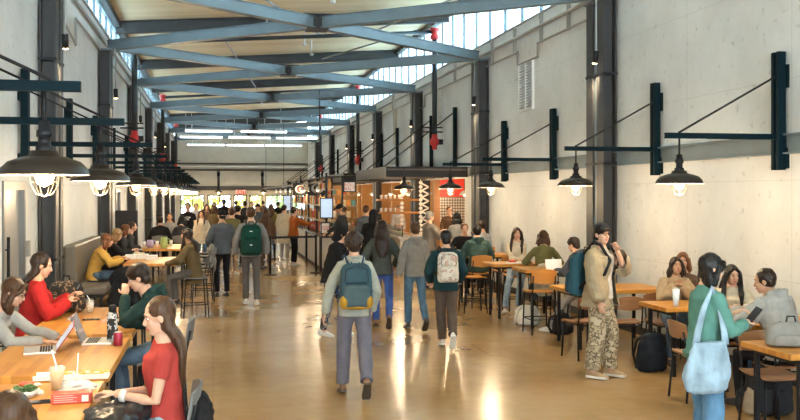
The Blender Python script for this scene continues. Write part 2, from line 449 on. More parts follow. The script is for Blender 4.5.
for k in range(len(BAYS) - 1):
    ya, yb = BAYS[k], BAYS[k + 1]
    xm, ym = (cl + cr) / 2, (ya + yb) / 2
    t = thing('roof_brace', 'steel beams crossing in an X under the ceiling, %s pair' % ORD[k], 'roof brace', (xm, ym, 0), 0, 'crossing roof braces')
    for q in (0, 1):
        A = Vector((cl - xm, (ya if q == 0 else yb) - ym, 5.10)); B = Vector((cr - xm, (yb if q == 0 else ya) - ym, 5.10))
        m = MB(); e = Vector((0, 0, .19)); h = Vector((0, 0, .095))
        m.bar(A, B, .16, .02).bar(A + e, B + e, .16, .02).bar(A + h, B + h, .11, .17)
        m.build('brace_beam', M_STEEL, t, bevel=.003)
    MB().box(-.28, .28, -.28, .28, 5.30, 5.32).box(-.2, .2, -.2, .2, 5.06, 5.08).box(-.14, .14, -.14, .14, 5.08, 5.30).build('gusset_plate', M_BLACK, t)
by = [24.3 - 6.9 * 2, 24.3 - 6.9, 24.3, 31.2, 38.1, 45.0, 51.9, 58.8]
for k, y in enumerate(by):
    m = MB(); z0, z1 = zc(XL) - .02, zc(XR) - .02
    for dz, w in ((0, .18), (-.28, .18)):
        m.bar((XL, y, z0 + dz), (XR, y, z1 + dz), w, .02)
    m.bar((XL, y, z0 - .14), (XR, y, z1 - .14), .02, .26)
    m.build('ceiling_beam', M_DARK, None, label='dark beam under the wood ceiling, %s of the row' % ORD[k], cat='beam', group='dark ceiling beams')
# ceiling edge beams
for sx_, xx in (('left', XL + .06), ('right', XR - .06)):
    MB().box(xx - .06, xx + .06, YN, YF, zc(xx) - .16, zc(xx) - .01).build('edge_beam', M_DARK, None, label='long dark edge beam where the ceiling meets the %s clerestory' % sx_, cat='beam')
# thin hanger rods crossing the ceiling diagonally (conduit runs)
for k, (x0, y0, x1, y1) in enumerate([(0.3, 18, 2.9, 25.5), (0.2, 24.5, 1.7, 38.0), (4.2, 25.0, 5.8, 19.0), (3.4, 30, 5.4, 25)]):
    MB().tube([(x0, y0, zc(x0) - .37), (x1, y1, zc(x1) - .37)], .022, 6).build('conduit', M_GALV, None, label=['grey conduit slanting under the ceiling, nearest and left of centre', 'long grey conduit slanting under the ceiling left of centre, behind the nearest one', 'grey conduit slanting under the ceiling towards the right clerestory', 'short grey conduit slanting under the ceiling, far right'][k], cat='conduit')
# sprinkler mains
for k, y in enumerate((24.9, 38.7, 52.5)):
    t = thing('sprinkler_pipe', 'dark sprinkler pipe crossing under the ceiling with two risers, %s' % ['nearest', 'middle', 'farthest'][k], 'pipe', (0, y, 0), 0, 'sprinkler pipes')
    zl, zr = zc(-2) - .45, zc(5.8) - .45
    MB().tube([(-1.95, 0, zl), (5.85, 0, zr)], .05, 10).build('main_pipe', M_PIPE, t, smooth=True)
    for xx, zz in ((-1.95, zl), (5.85, zr)):
        r_ = MB().tube([(xx, 0, zz), (xx, 0, 3.45)], .07, 10).build('riser', M_PIPE, t, smooth=True)
        MB().lathe((xx, 0, zz - .05), [(.0, -.16), (.12, -.15), (.12, -.05), (.09, -.03), (.09, .05), (.13, .07), (.13, .15), (0, .16)], 12).build('red_coupling', M_REDV, t, smooth=True)
        v = MB().lathe((xx, 0, 3.45), [(0, -.2), (.07, -.2), (.07, -.1), (.12, -.08), (.12, .08), (.08, .1), (.08, .2), (0, .2)], 12)
        v.tube([(xx - .12, 0, 3.45), (xx + .12, 0, 3.45)], .05)
        v.build('red_valve', M_REDV, t, smooth=True)
        q = MB().box(xx + .1, xx + .22, -.06, .06, 3.38, 3.52).tube([(xx - .35, 0, 3.72), (xx + .22, 0, 3.72)], .02).tube([(xx - .35, 0, 3.84), (xx + .22, 0, 3.84)], .02)
        q.build('valve_arm', M_BLACK, t)
# sprinkler drops / small detectors in the ceiling
for k, (x, y) in enumerate([(2.55, 20.5), (1.3, 23.6), (2.5, 26.5), (2.9, 28.5), (1.0, 32), (2.2, 44)]):
    m = MB().tube([(x, y, zc(x)), (x, y, zc(x) - .42)], .018, 6).lathe((x, y, zc(x) - .42), [(0, .03), (.07, .02), (.07, -.01), (.03, -.04), (0, -.05)], 10)
    m.build('sprinkler', M_WHITE, None, label='white ceiling sprinkler drop, %s of those along the middle' % ORD[k], cat='sprinkler', group='sprinkler drops')

# conduits on the walls
def conduit(pts, r, lab, clips=()):
    m = MB()
    for a, b in zip(pts[:-1], pts[1:]): m.tube([a, b], r, 6)
    for p in pts: m.ell(p, r * 1.1, n=6, k=4)
    m.build('wall_conduit', M_GALV, None, label=lab, cat='conduit')
xr = XR - .05
conduit([(xr, 14.5, 4.92), (xr, 17.2, 4.92), (xr, 17.2, 4.66), (xr, 18.4, 4.66), (xr, 18.4, 4.92), (xr, 21, 4.92), (xr, 27, 4.92), (xr, 27, 4.6), (xr, 28.6, 4.6), (xr, 28.6, 4.92), (xr, 60, 4.92)], .022, 'grey conduit with square jogs, lower of the two along the right wall')
conduit([(xr, 10, 5.22), (xr, 60, 5.22)], .035, 'straight grey pipe just under the right clerestory')
conduit([(XL + .05, 10, 5.35), (XL + .05, 60, 5.35)], .035, 'straight grey pipe just under the left clerestory')
conduit([(XL + .05, 13, 5.12), (XL + .05, 15.8, 5.12), (XL + .05, 15.8, 4.75), (XL + .05, 17.0, 4.6), (XL + .05, 17.0, 5.05), (XL + .05, 20, 5.05), (XL + .05, 60, 5.05)], .022, 'grey conduit with a dropped jog high on the left wall')
for k, y in enumerate([15.6, 17.0, 18.6, 20.2, 23.5, 26, 29, 32]):
    MB().box(XR - .08, XR - .02, y - .02, y + .02, 4.9, 5.46).build('pipe_hanger', M_GALV, None, label='%s strut holding the pipes high on the right wall' % ORD[k], cat='strut', group='pipe struts on the right wall')
# tall vertical duct channels on right wall, further bays
for k, (y, z0, z1) in enumerate([(25.2, 3.9, 4.9), (31.6, 3.7, 4.9)]):
    MB().box(XR - .1, XR, y - .1, y + .1, z0, z1).build('junction_channel', M_WALLF, None, label=['beige vertical cable channel high on the right wall, nearer one', 'beige vertical cable channel high on the right wall, farther one'][k], cat='channel')
# far wall pipes
for k, z in enumerate((3.6, 3.8, 4.0)):
    MB().tube([(XL, YF - .12, z), (XR, YF - .12, z)], .05, 8).build('wall_pipe', M_DARK if k != 1 else M_WHITE, None, label=['lowest dark pipe across the far wall', 'white middle pipe across the far wall', 'topmost dark pipe across the far wall'][k], cat='pipe')
# louvre window
t = thing('wall_louvre', 'white framed two-column louvre vent high on the right wall', 'vent', (XR, 17.95, 3.7), 0)
f = MB()
for a, b, c, d in ((-.42, -.38, 0, 1.0), (.38, .42, 0, 1.0), (-.38, .38, 0, .04), (-.38, .38, .96, 1.0), (-.02, .02, .04, .96)): f.box(-.05, 0, a, b, c, d)
f.build('frame', M_WHITE, t)
s = MB()
for k in range(16):
    z = .06 + k * .056
    s.box(-.04, -.005, -.38, -.02, z, z + .028).box(-.04, -.005, .02, .38, z, z + .028)
s.build('slats', mat('louvre_grey', (.42, .45, .47), .5), t)
# small wall devices
for k, (y, z) in enumerate([(12.9, 1.35), (15.4, 1.25)]):
    MB().box(XL, XL + .04, y - .06, y + .06, z - .1, z + .1).build('wall_switch_box', M_GALV, None, label=['grey switch box on the left wall before the column', 'grey switch box on the left wall after the column'][k], cat='switch box')

# ------------------------------------------------------------ brackets with pendant lamps
M_SHADE = mat('bronze_lamp_shade', (0.04, 0.031, 0.026), 0.36, 0.6)
M_SHIN = mat('white_shade_inside', (0.75, 0.72, 0.66), 0.5)
M_BULB = mat('glowing_bulb', (1, .85, .6), 0.3, emit=(1.0, 0.72, 0.38), es=9)
M_CAGE = mat('lamp_cage_wire', (0.16, 0.13, 0.10), 0.4, 0.7)
def make_bracket(side, arm=1.4, post=1.28, up=.92):
    """bracket root on the wall face at floor 0; +x local into the room when side=0"""
    s = 1 if side == 0 else -1
    t = bpy.data.objects.new('lamp_bracket', None); C.objects.link(t)
    X = Matrix.Diagonal((s, 1, 1, 1))
    for q_ in (-1, 1): MB().box(0.03, .12, min(q_ * .02, q_ * .07), max(q_ * .02, q_ * .07), 2.31, 3.59).xf(X).build('post', M_TEAL, t, bevel=.002)
    MB().box(0, .03, -.09, .09, 2.33, 2.55).box(.0, .1, -.02, .02, 2.4, 2.5).xf(X).build('wall_plate', M_TEAL, t)
    MB().box(0, .03, -.09, .09, 3.2, 3.45).box(.0, .1, -.02, .02, 3.25, 3.4).xf(X).build('wall_plate', M_TEAL, t)
    MB().box(.03, arm, -.02, .02, 2.65, 2.69).box(.03, arm, -.03, .03, 2.69, 2.70).box(.03, arm, -.03, .03, 2.64, 2.65).xf(X).build('arm', M_TEAL, t)
    MB().tube([(.08, 0, 3.34), (arm - .15, 0, 2.70)], .012, 6).xf(X).build('tie_rod', M_BLACK, t)
    return t
def make_lamp():
    t = bpy.data.objects.new('pendant_lamp', None); C.objects.link(t)
    # origin at arm underside, z down
    MB().tube([(0, 0, 0), (0, 0, -.19)], .011, 8).build('stem', M_BLACK, t, smooth=True)
    MB().lathe((0, 0, -.19), [(.0, .02), (.03, .02), (.032, -.03), (.045, -.035), (.045, -.07), (.035, -.075), (.035, -.12), (.05, -.125), (.05, -.17), (0, -.17)], 14).build('socket', M_BLACK, t, smooth=True)
    MB().lathe((0, 0, -.34), [(.045, .0), (.075, -.002), (.085, -.03), (.13, -.04), (.20, -.065), (.235, -.10), (.25, -.135), (.252, -.14), (.246, -.14), (.23, -.105), (.195, -.072), (.12, -.05), (.04, -.035)], 32).build('shade', M_SHADE, t, smooth=True)
    MB().lathe((0, 0, -.345), [(.246, -.136), (.228, -.104), (.193, -.071), (.118, -.049), (.03, -.033)], 32).build('shade_lining', M_SHIN, t, smooth=True)
    MB().lathe((0, 0, -.40), [(0, 0), (.03, -.002), (.05, -.05), (.055, -.09), (.04, -.13), (0, -.15)], 14).build('bulb', M_BULB, t, smooth=True)
    c = MB()
    for k in range(6):
        a = k * PI / 3
        c.tube([(math.cos(a) * r, math.sin(a) * r, z) for r, z in ((.075, -.39), (.085, -.47), (.075, -.54), (.045, -.59), (0, -.605))], .0025, 4)
    for r, z in ((.085, -.46), (.078, -.52)):
        c.tube([(math.cos(a * PI / 8) * r, math.sin(a * PI / 8) * r, z) for a in range(17)], .0025, 4)
    c.build('cage', M_CAGE, t)
    return t
LAMPW = 32
def lamp_light(p, e=LAMPW):
    l = bpy.data.lights.new('bulb_light', 'POINT'); l.energy = e; l.color = (1.0, 0.74, 0.45); l.shadow_soft_size = .06
    o = bpy.data.objects.new('bulb_light', l); o.location = p; C.objects.link(o)
lampP = None
def place_lamp(x, y, lab, grp, light=True, zz=2.64, e=LAMPW):
    global lampP
    if lampP is None:
        lampP = make_lamp(); o = lampP; tag(o, lab, 'lamp', grp); o.location = (x, y, zz)
    else: dup(lampP, (x, y, zz), None, lab, grp)
    if light: lamp_light((x, y, zz - .60), e)
RB = [9.33, 12.26, 16.3, 19.25]
pr = None
for k, y in enumerate(RB):
    lab = 'teal steel wall bracket with tie rod on the right wall, %s of four' % ORD[k]
    if pr is None:
        pr = make_bracket(1); pr.location = (XR, y, 0); tag(pr, lab, 'bracket', 'lamp brackets on the right wall')
    else: dup(pr, (XR, y, 0), None, lab, 'lamp brackets on the right wall')
    place_lamp(XR - 1.24, y, 'dark metal pendant lamp with caged bulb on the right wall side, %s of four' % ORD[k], 'pendant lamps on the right')
place_lamp(4.35, 21.6, 'dark pendant lamp with caged bulb just before the food stall canopy', 'pendant lamps on the right')
LB = [5.75, 8.5, 12.4, 16.1, 19.5, 23.0, 26.4, 29.9, 33.3, 36.8, 40.2, 43.7, 47.1, 50.6, 54.0, 57.5]
pl = None
for k, y in enumerate(LB):
    lab = 'teal steel wall bracket on the left wall, %s of the row' % ORD[k]
    if pl is None:
        pl = make_bracket(0, 1.6); pl.location = (XL, y, 0); tag(pl, lab, 'bracket', 'lamp brackets on the left wall')
    else: dup(pl, (XL, y, 0), None, lab, 'lamp brackets on the left wall')
    place_lamp(XL + 1.4, y, 'bronze pendant lamp with caged bulb above the left tables, %s of the row' % ORD[k], 'pendant lamps on the left')
# far wall brackets
for k, x in enumerate((0.35, 3.15)):
    lab = ['dark bracket with lamp on the far wall, left of the exit sign', 'dark bracket with lamp on the far wall, right of the exit sign'][k]
    b = dup(pl, (x, YF, 0), -PI / 2, lab, 'far wall brackets')
    place_lamp(x, YF - 1.4, ['pendant lamp before the far wall left of the exit sign', 'pendant lamp before the far wall right of the exit sign'][k], 'far wall pendant lamps')
# column spotlights
def spot(x, y, z, lab, aim, e=60, first=[None]):
    if first[0] is None:
        t = thing('spotlight', lab, 'spotlight', (x, y, z), 0, 'spotlights on the columns')
        first[0] = t
        MB().tube([(0, 0, .9), (0, 0, .04)], .015, 8).build('conduit_drop', M_GALV, t)
        MB().tube([(0, .0, .06), (0, .06, -.12)], .045, 12).build('housing', M_BLACK, t, smooth=True)
        MB().tube([(0, .055, -.11), (0, .066, -.13)], .036, 12).build('lens', M_BULB, t)
    else: dup(first[0], (x, y, z), None, lab)
    l = bpy.data.lights.new('spot', 'SPOT'); l.energy = e; l.color = (1, .74, .46); l.spot_size = R(70); l.spot_blend = .8; l.shadow_soft_size = .05
    o = bpy.data.objects.new('spot_beam', l); o.location = (x, y + .08, z - .2); C.objects.link(o)
    o.rotation_euler = (Vector(aim) - o.location).to_track_quat('-Z', 'Y').to_euler()
for k, y in enumerate(BAYS[2:7]):
    spot(XR - .36, y - .35, 4.18, 'small black spotlight on the %s right column' % ORD[k], (XR, y + 2.2, 1.2), 70)
    spot(XL + .36, y - .35, 4.18, 'small black spotlight on the %s left column' % ORD[k], (XL, y + 2.2, 1.2), 70)
# linear high-bay lights, far end
M_LINE = mat('light_tube', (1, 1, 1), .4, emit=(.86, .95, 1.0), es=4)
pp = None
for k, (x, y, z) in enumerate([(-.2, 46, 5.0), (2.4, 46, 5.0), (-.6, 51, 5.0), (1.9, 51, 5.0), (4.4, 51, 5.0), (-.4, 58, 4.95), (1.9, 58, 4.95), (4.2, 58, 4.95)]):
    lab = 'long white strip light hung near the far end, %s' % ['left of the nearest row', 'right of the nearest row', 'left of the middle row', 'centre of the middle row', 'right of the middle row', 'left of the last row', 'centre of the last row', 'right of the last row'][k]
    if pp is None:
        pp = thing('strip_light', lab, 'light', (x, y, z), 0, 'strip lights at the far end')
        MB().box(-1.1, 1.1, -.12, .12, .06, .14).tube([(-.8, 0, .14), (-.8, 0, 1.42)], .01, 5).tube([(.8, 0, .14), (.8, 0, 1.42)], .01, 5).build('housing', M_WHITE, pp)
        MB().box(-1.08, 1.08, -.11, .11, .0, .06).build('diffuser', M_LINE, pp)
    else: dup(pp, (x, y, z), None, lab)
# exit sign
t = thing('exit_sign', 'red lit EXIT sign on the far wall above the doors', 'sign', (1.75, YF - .2, 2.02), 0)
MB().box(-.32, .32, -.03, .03, 0, .3).build('sign_box', mat('exit_box', (.55, .10, .07), .5), t)
def text(s, size, m, parent, loc, rot=(PI / 2, 0, 0), ext=.004, name='lettering', align='CENTER'):
    cu = bpy.data.curves.new(name, 'FONT'); cu.body = s; cu.size = size; cu.extrude = ext; cu.align_x = align; cu.align_y = 'CENTER'; cu.space_line = .85
    o = bpy.data.objects.new(name, cu); C.objects.link(o)
    dg = bpy.context.evaluated_depsgraph_get(); me = bpy.data.meshes.new_from_object(o.evaluated_get(dg))
    bpy.data.objects.remove(o); me.materials.clear(); me.materials.append(m)
    o = bpy.data.objects.new(name, me); C.objects.link(o); o.parent = parent; o.location = loc; o.rotation_euler = rot
    return o
M_EXIT = mat('exit_letters', (.9, .5, .45), .4, emit=(1, .45, .35), es=.6)
text('EXIT', .32, M_EXIT, t, (0, -.04, .15))

# ------------------------------------------------------------ outside
M_LEAF1 = mat('autumn_leaves', (0.62, 0.50, 0.10), 0.7, var=.3, scale=1)
M_LEAF2 = mat('green_leaves', (0.36, 0.40, 0.14), 0.7, var=.3, scale=1)
M_BARK = mat('bark', (.12, .09, .06), .9)
struct(MB().box(-25, 30, YF + .3, 100, -.25, -.05), 'ground_outside', mat('paved_ground', (.45, .43, .40), .8, var=.1))
def tree(x, y, h, m, lab, seed):
    rnd = random.Random(seed)
    t = thing('tree', lab, 'tree', (x, y, 0), 0, 'trees outside the far windows')
    tr = MB().tube([(0, 0, -.05), (.05, 0, h * .35), (.1, 0, h * .7)], [.16, .12, .05], 8)
    for k in range(5):
        a = rnd.uniform(0, 6.28); tr.tube([(.05, 0, h * .35), (math.cos(a) * h * .2, math.sin(a) * h * .2, h * .7)], [.06, .02], 5)
    tr.build('trunk', M_BARK, t)
    f = MB()
    for k in range(1500):
        a = rnd.uniform(0, 6.28); ph = math.acos(rnd.uniform(-1, 1)); q = rnd.uniform(.5, 1) ** .6
        c = Vector((math.cos(a) * math.sin(ph) * h * .36 * q, math.sin(a) * math.sin(ph) * h * .36 * q, h * .58 + math.cos(ph) * h * .42 * q))
        n1 = Vector((rnd.uniform(-1, 1), rnd.uniform(-1, 1), rnd.uniform(-1, 1))).normalized(); n2 = n1.orthogonal().normalized(); s_ = rnd.uniform(.09, .2)
        f.add([c - n1 * s_, c + n2 * s_ * .6, c + n1 * s_, c - n2 * s_ * .6], [(0, 1, 2, 3)])
    f.build('foliage', m, t)
tree(-3.0, 70, 4.6, M_LEAF2, 'green bushy tree outside the far windows, leftmost', 1)
tree(-.6, 67.5, 4.2, M_LEAF1, 'yellow autumn tree outside the far windows, second from left', 2)
tree(2.6, 70.5, 4.6, M_LEAF1, 'yellow autumn tree outside the far windows, near the exit door', 3)
tree(5.6, 75, 4.4, M_LEAF2, 'pale green tree outside the far windows, on the right', 4)

# ------------------------------------------------------------ camera, world, exposure
cam = bpy.data.cameras.new('camera'); co = bpy.data.objects.new('camera', cam); C.objects.link(co); SC.camera = co
co.location = (0, 0, CAMZ); co.rotation_euler = (PI / 2, 0, -YAW)
cam.sensor_width = 36; cam.lens = FPX / 800 * 36; cam.shift_y = -16 / 800; cam.clip_end = 300
wd = bpy.data.worlds.new('sky'); SC.world = wd; wd.use_nodes = True
bg = wd.node_tree.nodes['Background']; bg.inputs['Color'].default_value = (.76, .90, 1.0, 1)
wn, wl = wd.node_tree.nodes, wd.node_tree.links
wt_ = wn.new('ShaderNodeTexCoord'); wx = wn.new('ShaderNodeSeparateXYZ'); wl.new(wt_.outputs['Generated'], wx.inputs[0])
wm = wn.new('ShaderNodeMapRange'); wm.inputs['From Min'].default_value = -.7; wm.inputs['From Max'].default_value = .1
wm.inputs['To Min'].default_value = 7.4; wm.inputs['To Max'].default_value = 7.5      # hazy sky, nearly even all round
wl.new(wx.outputs['Y'], wm.inputs['Value'])
wg = wn.new('ShaderNodeMapRange'); wg.inputs['From Min'].default_value = -.08; wg.inputs['From Max'].default_value = .02
wg.inputs['To Min'].default_value = 2.3; wg.inputs['To Max'].default_value = .85             # added glow below the horizon to brighten the ceiling
wl.new(wx.outputs['Z'], wg.inputs['Value']); ww = wn.new('ShaderNodeMath'); ww.operation = 'MULTIPLY'
wl.new(wm.outputs[0], ww.inputs[0]); wl.new(wg.outputs[0], ww.inputs[1]); wl.new(ww.outputs[0], bg.inputs['Strength'])
def portal(loc, rot, sx_, sy_):
    l = bpy.data.lights.new('portal', 'AREA'); l.shape = 'RECTANGLE'; l.size = sx_; l.size_y = sy_; l.cycles.is_portal = True
    o = bpy.data.objects.new('portal', l); o.location = loc; o.rotation_euler = rot; C.objects.link(o)
portal((XR + .3, 27, 6.2), (0, PI / 2, 0), 1.3, 70)
portal((XL - .3, 27, 5.95), (0, -PI / 2, 0), .7, 70)
portal(((XL + XR) / 2, YN - .4, 3.0), (PI / 2, 0, PI), 8.0, 6.0)
portal(((XL + XR) / 2, YF + .4, 1.0), (PI / 2, 0, 0), 8.0, 2.0)
vs = SC.view_settings; SC.display_settings.display_device = 'sRGB'
vs.view_transform = 'Standard'; vs.look = 'None'; vs.gamma = 1; vs.exposure = 1.0; vs.use_curve_mapping = False
SC.cycles.max_bounces = 8; SC.cycles.diffuse_bounces = 5; SC.cycles.glossy_bounces = 4; SC.cycles.transmission_bounces = 6; SC.cycles.transparent_max_bounces = 6
SC.cycles.sample_clamp_indirect = 6
SC.cycles.use_denoising = True
# ============================================================ FURNITURE
M_LEATHER = mat('grey_leather', (0.13, 0.115, 0.095), 0.42, bump=.15, scale=30)
M_GREYFAB = mat('grey_upholstery', (0.16, 0.155, 0.15), 0.8, var=.1, scale=20)
LT_X0, LT_X1 = -1.50, -0.65

def table(x0, x1, y0, y1, z, lab, grp, M=M_BLOCK, th=.05, inset=.12):
    cx, cy = (x0 + x1) / 2, (y0 + y1) / 2
    t = thing('table', lab, 'table', (cx, cy, 0), 0, grp)
    hx, hy = (x1 - x0) / 2, (y1 - y0) / 2
    MB().box(-hx, hx, -hy, hy, z - th, z).build('tabletop', M, t, bevel=.006)
    for sx in (-1, 1):
        for sy in (-1, 1):
            px, py = sx * (hx - inset), sy * (hy - .06)
            MB().box(px - .02, px + .02, py - .02, py + .02, 0, z - th).build('leg', M_BLACK, t, bevel=.002)
    f = MB()
    for sx in (-1, 1): f.box(sx * (hx - inset) - .018, sx * (hx - inset) + .018, -hy + .08, hy - .08, z - th - .05, z - th)
    f.box(-hx + inset + .018, hx - inset - .018, -.02, .02, z - th - .05, z - th)
    f.build('apron', M_BLACK, t)
    return t

def seat_proto(h, top, MS, MBK, style='ply'):
    """seat faces +y (occupant looks to +y), back on the -y side"""
    t = bpy.data.objects.new('counter_stool' if h > .55 else 'chair', None); C.objects.link(t)
    w = .20
    m = MB()                                      # moulded seat shell
    rings = []
    for i in range(9):
        y = -.19 + .38 * i / 8; dz = .02 * (abs(i - 4) / 4) ** 2 - (.025 if i == 8 else 0)
        rings.append([(-w, y, h + dz + .008), (-w * .5, y, h + dz - .004), (w * .5, y, h + dz - .004), (w, y, h + dz + .008),
                      (w, y, h + dz - .012), (w * .5, y, h + dz - .024), (-w * .5, y, h + dz - .024), (-w, y, h + dz - .012)])
    m.loft(rings)
    m.build('seat', MS, t, smooth=False, bevel=.004)
    b = MB(); rings = []
    zb0, zb1 = (h + .16, top) if style != 'low' else (h + .12, top)
    for i in range(9):
        a = (i - 4) / 4; x = a * .19; y = -.235 + .045 * a * a
        rings.append([(x, y, zb0 + .02 * abs(a)), (x, y - .015, zb0 + .02 * abs(a)), (x, y - .04, zb1 - .03 * a * a), (x, y - .025, zb1 - .03 * a * a)])
    b.loft(rings).build('backrest', MBK, t, bevel=.004)
    for sx in (-1, 1):
        MB().tube([(sx * .17, .17, h - .02), (sx * .185, .2, 0)], .012, 8).build('leg', M_BLACK, t, smooth=True)
        MB().tube([(sx * .17, -.17, h - .02), (sx * .185, -.21, 0)], .012, 8).build('leg', M_BLACK, t, smooth=True)
    for sx in (-1, 1):
        MB().tube([(sx * .17, .17, h - .025), (sx * .17, -.18, h - .025), (sx * .165, -.235, zb1 - .1)], .011, 8).build('back_frame', M_BLACK, t, smooth=True)
    s = MB(); zz = .22 if h > .55 else .2
    if h > .55:
        q = .183
        s.tube([(-q, .195, zz), (q, .195, zz), (q, -.2, zz), (-q, -.2, zz), (-q, .195, zz)], .009, 6)
        s.build('footrest', M_BLACK, t)
    else:
        for yy in (.17, -.17): MB().tube([(-.17, yy, h - .035), (.17, yy, h - .035)], .009, 6).build('stretcher', M_BLACK, t)
    return t
PROTO = {}
def seat(kind, x, y, rz, lab, grp=None):
    spec = {'ply_stool': (.62, .96, M_PLY, M_PLY, 'low'), 'grey_stool': (.66, 1.02, M_GREYFAB, M_GREYFAB, 'ply'), 'chair': (.46, .80, M_WALNUT, M_WALNUT, 'ply')}[kind]
    if kind not in PROTO:
        o = PROTO[kind] = seat_proto(*spec); o.location = (x, y, 0); o.rotation_euler = (0, 0, rz)
        tag(o, lab, 'stool' if 'stool' in kind else 'chair', grp); return o
    return dup(PROTO[kind], (x, y, 0), rz, lab, grp)

# --- left side tables
table(LT_X0, LT_X1, 4.45, 6.04, .91, 'butcher block counter table at the bottom left with takeout food on it', 'left butcher block tables', th=.06)
table(LT_X0, LT_X1, 6.30, 7.82, .91, 'butcher block counter table with two open laptops, second from the viewer on the left', 'left butcher block tables', th=.06)
table(LT_X0, LT_X1, 8.07, 9.95, .91, 'butcher block counter table in front of the person in red, third on the left', 'left butcher block tables', th=.06)
table(-1.5, -.62, 16.75, 18.5, .86, 'dark edged table between the booth and the woman in olive', 'far left tables', M_BLOCK)
table(-1.5, -.55, 21.2, 23.2, .86, 'table with the green jug on it, behind the booth table', 'far left tables', M_BLOCK)
table(-1.5, -.55, 25.2, 27.2, .86, 'farthest left table before the crowd', 'far left tables', M_BLOCK)
M_BENCHLEG = M_BLACK
def booth(y0, y1, lab):
    t = thing('booth_bench', lab, 'bench', (XL, (y0 + y1) / 2, 0), 0, 'leather booths')
    h = (y1 - y0) / 2
    MB().box(.16, .66, -h, h, .44, .56).build('seat_cushion', M_LEATHER, t, bevel=.03)
    MB().box(.02, .20, -h, h, .46, 1.24).build('back_cushion', M_LEATHER, t, bevel=.04)
    MB().box(.04, .62, -h + .05, h - .05, .38, .44).build('base_rail', M_BLACK, t)
    for yy in (-h + .1, h - .1):
        for xx in (.1, .58): MB().box(xx - .02, xx + .02, yy - .02, yy + .02, 0, .38).build('leg', M_BLACK, t)
booth(15.85, 19.3, 'grey leather booth bench under the person in the yellow sweater')
booth(20.6, 23.6, 'grey leather booth bench behind the yellow sweater booth')
# high dark divider beyond
MB().box(XL + .02, XL + .55, 23.95, 24.02, 0, 1.65).build('divider_panel', M_BLACK, None, bevel=.02, label='tall black divider panel at the left wall behind the second booth', cat='panel')
HW = PI / 2
seat('grey_stool', -.33, 5.36, HW, 'stool under the girl in the red top, draped with a black jacket', 'grey counter stools')
seat('grey_stool', -.42, 8.2, HW, 'stool under the boy in the dark green hoodie', 'grey counter stools')
seat('grey_stool', -1.98, 7.95, -HW, 'stool under the person with glasses typing', 'grey counter stools')
seat('grey_stool', -1.78, 9.55, -HW, 'stool under the person in the red sweater', 'grey counter stools')
seat('chair', -.76, 3.64, 0, 'chair under the person whose brown hair shows at the bottom left corner')
seat('grey_stool', -.30, 16.2, HW + .15, 'grey backed stool with the woman in olive sitting on it', 'grey counter stools')
seat('grey_stool', -.20, 18.6, HW + .1, 'empty grey stool just behind the woman in olive', 'grey counter stools')
seat('grey_stool', -.15, 19.6, HW, 'second empty grey stool behind the woman in olive', 'grey counter stools')
seat('grey_stool', -.15, 21.8, HW, 'empty grey stool beside the green jug table', 'grey counter stools')
seat('grey_stool', -.15, 22.9, HW, 'empty grey stool at the far end of the green jug table', 'grey counter stools')
# --- right side
GR = 'right wall tables'
table(4.48, 6.0, 6.77, 7.50, .78, 'wooden table at the right edge of the picture, nearest of the right wall tables', GR, M_BLOCKX)
table(4.95, 6.0, 8.35, 9.05, .78, 'wooden table between the girl in cream and the person in grey hoodie', GR, M_BLOCKX)
table(4.95, 6.0, 9.80, 10.5, .78, 'wooden table in front of the girl resting chin on hands', GR, M_BLOCKX)
table(4.62, 5.98, 11.75, 12.65, .78, 'long wooden table right behind the standing man in the tan jacket', GR, M_BLOCKX)
table(4.65, 5.68, 13.75, 14.45, .90, 'high wooden table with a white laptop', GR, M_BLOCKX)
table(4.5, 5.7, 14.95, 15.6, .90, 'high wooden table at which the girl in the cream top sits', GR, M_BLOCKX)
table(4.5, 5.6, 17.35, 18.0, .90, 'high wooden table between the red haired person and the green hoodie', GR, M_BLOCKX)
GC = 'plywood stools'
seat('ply_stool', 4.72, 16.6, 0, 'honey plywood stool under the person in the green hoodie seen from behind', GC)
seat('ply_stool', 5.35, 17.0, .2, 'empty honey plywood stool right of the green hoodie', GC)
seat('ply_stool', 4.95, 18.65, PI, 'honey plywood stool under the red haired person', GC)
seat('ply_stool', 5.25, 16.05, PI, 'honey plywood stool under the girl in the cream top', GC)
seat('ply_stool', 4.42, 15.9, -HW, 'honey plywood stool seen side on, left of the girl in the cream top', GC)
seat('ply_stool', 5.25, 14.62, 0, 'honey plywood stool under the person in the olive sweater', GC)
seat('ply_stool', 4.72, 13.35, 0, 'empty honey plywood stool before the white laptop', GC)
seat('ply_stool', 5.38, 13.2, .5, 'honey plywood stool under the person with the navy hooded coat', GC)
GD = 'brown plywood chairs'
seat('chair', 4.55, 11.25, .15, 'brown plywood chair half hidden behind the man in the tan jacket', GD)
seat('chair', 5.03, 11.1, -.1, 'brown plywood chair with the dark backpack beside it', GD)
seat('chair', 5.52, 10.95, PI, 'chair under the girl resting chin on hands', GD)
seat('chair', 5.88, 11.1, PI, 'chair under the person half hidden behind the teal sweater', GD)
seat('chair', 5.40, 9.42, PI, 'chair under the smiling girl in the cream jacket', GD)
seat('chair', 5.22, 8.0, 0, 'chair with the person in the grey hoodie on it', GD)
seat('chair', 4.75, 8.75, -HW, 'brown chair tucked against the wooden table behind the teal sweater', GD)
seat('chair', 4.85, 7.62, PI, 'brown chair pushed in at the nearest right wall table', GD)

